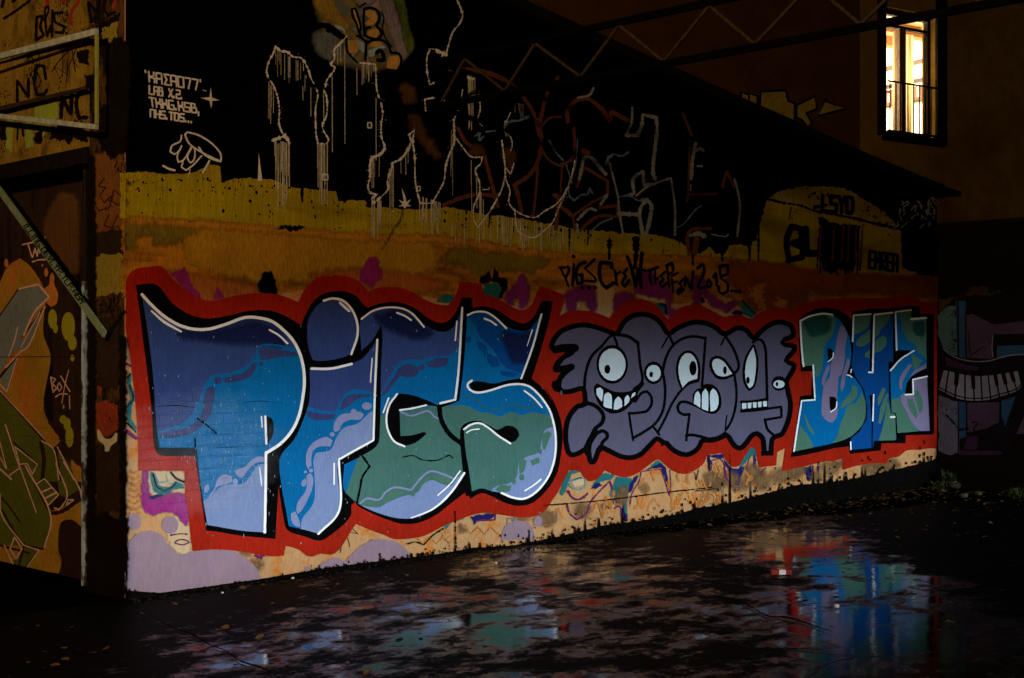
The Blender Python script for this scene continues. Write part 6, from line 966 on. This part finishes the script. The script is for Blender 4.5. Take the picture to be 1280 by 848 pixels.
ed = math_('ADD', math_('ADD', sp.outputs['Y'], wd_.outputs[0]), math_('MULTIPLY', math_('SUBTRACT', med, .5), 1.2)); mud = rng_(ed, -.05, .25)
rough_mask = math_('MAXIMUM', dry, mud)
vo = N(t, 'ShaderNodeTexVoronoi', feature='DISTANCE_TO_EDGE', i_Scale=.3); wp = N(t, 'ShaderNodeVectorMath', operation='ADD'); nz = N(t, 'ShaderNodeTexNoise', i_Scale=2.2, i_Detail=4); L(ps.outputs['Position'], nz.inputs['Vector']); sc2 = N(t, 'ShaderNodeVectorMath', operation='SCALE'); L(nz.outputs[1], sc2.inputs[0]); sc2.inputs['Scale'].default_value = .35; L(ps.outputs['Position'], wp.inputs[0]); L(sc2.outputs[0], wp.inputs[1]); L(wp.outputs[0], vo.inputs['Vector'])
crk = rng_(vo.outputs['Distance'], .006, .001, 0, .6)
rr_ = math_('MAXIMUM', rng_(dry, 0, 1, .055, .56), math_('MULTIPLY', mud, .95)); rr2 = math_('MAXIMUM', rr_, math_('MULTIPLY', crk, .8)); L(rr2, b.inputs['Roughness'])
cm = N(t, 'ShaderNodeMix', data_type='RGBA'); cm.inputs[6].default_value = (.0012, .0012, .0012, 1); cm.inputs[7].default_value = (.0034, .0031, .0028, 1); L(grit, cm.inputs[0])
cm2 = N(t, 'ShaderNodeMix', data_type='RGBA'); L(cm.outputs[2], cm2.inputs[6]); cm2.inputs[7].default_value = (.001, .0009, .0008, 1); L(math_('MAXIMUM', mud, crk), cm2.inputs[0]); L(cm2.outputs[2], b.inputs['Base Color'])
spc = math_('MULTIPLY', rng_(dry, 0, 1, .55, .014), rng_(mud, 0, 1, 1, .02)); L(spc, b.inputs['Specular IOR Level'])
hh = math_('ADD', math_('MULTIPLY', math_('ADD', math_('MULTIPLY', fine, .5), math_('MULTIPLY', grit, 1.0)), rng_(rough_mask, 0, 1, .03, 1)), math_('MULTIPLY', rip, .25))
bu = N(t, 'ShaderNodeBump'); bu.inputs['Strength'].default_value = .5; bu.inputs['Distance'].default_value = .009; L(hh, bu.inputs['Height']); L(bu.outputs[0], b.inputs['Normal'])
ground = tag(mesh('ground', gv, gf, gmt, None, True), kind='structure')

GP = Plane((0, 0, 0), (0, 0, 1)); JNT = plain('joint_dirt', (.0012, .001, .0009), .95, var=.5, scale=30, spec=.02)
for ptsn in ([(186, 768), (215, 784), (240, 793), (262, 806), (281, 813), (300, 826), (330, 836), (352, 850), (400, 880)], [(880, 742), (925, 752), (960, 770), (985, 772), (1040, 790)]):
    tag(paint('pavement_joint', [stroke('N', ptsn, 1.7, rough=.3, taper=(.2, 1, .6, 1.3, .8, .2))], JNT, 0, None, GP, base=.004), kind='structure')
# ---------------------------------------------------------------- things on the ground
def G(x, y): 
    d = RT*((x-640)/FPX)+FW+Vector((0, 0, (HORIZ-y)/FPX)); return CAM+d*(-CAM.z/d.z)
STN = plain('rubble_stone', (.06, .05, .03), .85, var=.45, scale=9, bump=.01)
STD = plain('dark_stone', (.03, .025, .018), .85, var=.45, scale=9, bump=.01)
def stone(name, p, r, mat, fl=.7):
    bm = bmesh.new(); bmesh.ops.create_icosphere(bm, subdivisions=2, radius=1)
    ax = [Vector(rng.normal(size=3)).normalized() for _ in range(7)]; cu_ = [rng.uniform(.55, .95) for _ in ax]
    for v in bm.verts:
        for a_, c_ in zip(ax, cu_):
            dd = v.co.dot(a_)
            if dd > c_: v.co -= a_*(dd-c_)
        v.co *= 1+rng.normal()*.03
    s_ = Vector((r*rng.uniform(.8, 1.3), r*rng.uniform(.8, 1.3), r*fl)); zz_ = min(v.co.z for v in bm.verts)*s_.z
    for v in bm.verts: v.co = Vector((v.co.x*s_.x, v.co.y*s_.y, v.co.z*s_.z-zz_-.012))
    bmesh.ops.rotate(bm, cent=(0, 0, 0), matrix=Matrix.Rotation(rng.uniform(0, 6), 3, 'Z'), verts=bm.verts)
    o_ = bmobj(name, bm, mat); o_.location = p; return o_
spots = [(1166, 588, .12, 0, 'pale lump of rubble touching the foot of the mural end'), (1181, 590, .10, 1, 'dark lump of rubble second from the mural end'), (1198, 596, .13, 1, 'largest dark lump of rubble in the middle of the heap'), (1213, 594, .12, 0, 'pale lump of rubble in front of the largest weeds'), (1228, 592, .10, 1, 'dark lump of rubble beyond the weeds, farthest from the mural'), (1205, 608, .08, 0, 'pale lump of rubble nearest the viewer'), (1176, 602, .07, 1, 'small dark lump of rubble beside the white crumpled paper'), (1222, 605, .07, 0, 'small pale lump of rubble in front of the dark cross wall')]
for i, (x, y, r, dk, lab) in enumerate(spots):
    q = G(x, max(y, 578)+14); q.x = min(q.x, XE-.12); q.z = 0
    tag(stone('rubble_stone', q, r*.62, STD if dk else STN), lab, 'stone', 'rubble at the foot of the piano wall')
LEAFM = plain('dead_leaf', (.07, .042, .014), .6, var=.5, scale=4); WEED = plain('weed_leaf', (.022, .034, .008), .7, var=.4, scale=6)
def leaf(bm, p, L_, w_, dirv, nrm):
    d = Vector(dirv).normalized(); s_ = d.cross(Vector(nrm)).normalized(); n_ = s_.cross(d)
    pr = [(0, 0, 0), (.35, .5, .05), (.7, .4, .1), (1, 0, .04), (.7, -.4, .1), (.35, -.5, .05)]
    vs = [bm.verts.new(p+d*L_*a_+s_*w_*b_+n_*L_*c_) for a_, b_, c_ in pr]; mid = bm.verts.new(p+d*L_*.55+n_*L_*-.02)
    for i in range(6): bm.faces.new((vs[i], vs[(i+1) % 6], mid))
for (x, y), nm, h in (((1216, 590), 'weed_clump', .32), ((1176, 596), 'weed_clump', .18), ((1270, 608), 'weed_clump', .2)):
    bm = bmesh.new()
    for i in range(60):
        th = rng.uniform(0, 6.28); el = rng.uniform(.3, 1.4); l_ = h*.6*rng.uniform(.4, 1)
        leaf(bm, Vector((rng.normal()*.035, rng.normal()*.035, rng.uniform(0, h*.35))), l_*.9, l_*.22, (math.cos(th)*math.cos(el), math.sin(th)*math.cos(el), math.sin(el)), (math.sin(th), .3, .8))
    o_ = bmobj(nm, bm, WEED); q = G(x, y+16); q.x = min(q.x, XE-.1); q.z = -.005; o_.location = q
    tag(o_, {1216: 'largest clump of weeds, growing among the rubble at the far wall', 1176: 'small clump of weeds close to the end of the mural', 1270: 'low clump of weeds away from the rubble at the dark cross wall'}[x], 'weeds')
bm = bmesh.new()
for i in range(760):
    x, y = rng.uniform(-3.5, XE-.1), -abs(rng.normal())*2.6-.1
    if rng.random() < .45: x, y = rng.uniform(6.5, XE-.1), -rng.exponential(.5)-.02
    th = rng.uniform(0, 6.28); l_ = rng.uniform(.025, .07); leaf(bm, Vector((x, y, .006)), l_, l_*.7, (math.cos(th), math.sin(th), rng.uniform(-.05, .25)), (rng.normal()*.2, rng.normal()*.2, 1))
lv = bmobj('fallen_leaves', bm, LEAFM); tag(lv, 'scattered dead leaves on the wet ground', 'leaves', kind='stuff')
bm = bmesh.new()
for i in range(900):
    x = rng.uniform(0, XE-.1); y = -rng.exponential(.10+.02*x)-.01; r = rng.uniform(.003, .011)
    a_ = bmesh.ops.create_icosphere(bm, subdivisions=1, radius=r)['verts']
    for v in a_: v.co = Vector((v.co.x*rng.uniform(.8, 1.3)+x, v.co.y+y, v.co.z*.7+r*.4-.002))
tag(bmobj('grit', bm, plain('dark_grit', (.012, .01, .008), .9, var=.6, scale=40)), 'loose grit and dirt along the foot of the wall', 'grit', kind='stuff')
PAP = plain('white_paper', (.42, .43, .46), .6, var=.15, scale=20)
def crumple(p, r, lab, cat):
    bm = bmesh.new(); bmesh.ops.create_icosphere(bm, subdivisions=3, radius=r)
    for v in bm.verts: v.co *= 1+rng.normal()*.07; v.co.z = v.co.z*.75+r*.7
    o_ = bmobj('crumpled_paper' if cat == 'paper' else 'plastic_scrap', bm, PAP); o_.location = p; return tag(o_, lab, cat)
crumple(G(1185, 601), .042, 'round white crumpled paper lying by the rubble heap', 'paper')
crumple(G(1046, 760), .016, 'white scrap lying in the blue reflection of the last letters', 'litter')
crumple(G(366, 724), .010, 'tiny white scrap near the wall foot below the letter i', 'litter'); crumple(G(278, 742), .009, 'tiny white scrap at the wall foot below the letter P', 'litter')
crumple(G(620, 705), .010, 'small pale scrap on the ground below the letter S', 'litter')
pk = tag(empty('cigarette_packet', G(976, 718)), 'small crushed red and white packet on the wet ground', 'packet')
o_ = box('packet_box', (-.075, -.03, 0), (.075, .03, .035), plain('packet_red', (.16, .015, .01), .5), pk, .004); o2 = box('label_band', (-.018, -.0315, .001), (.03, .0315, .0365), plain('packet_white', (.4, .4, .4), .5), pk)
pk.rotation_euler = (0, 0, R_(-44))
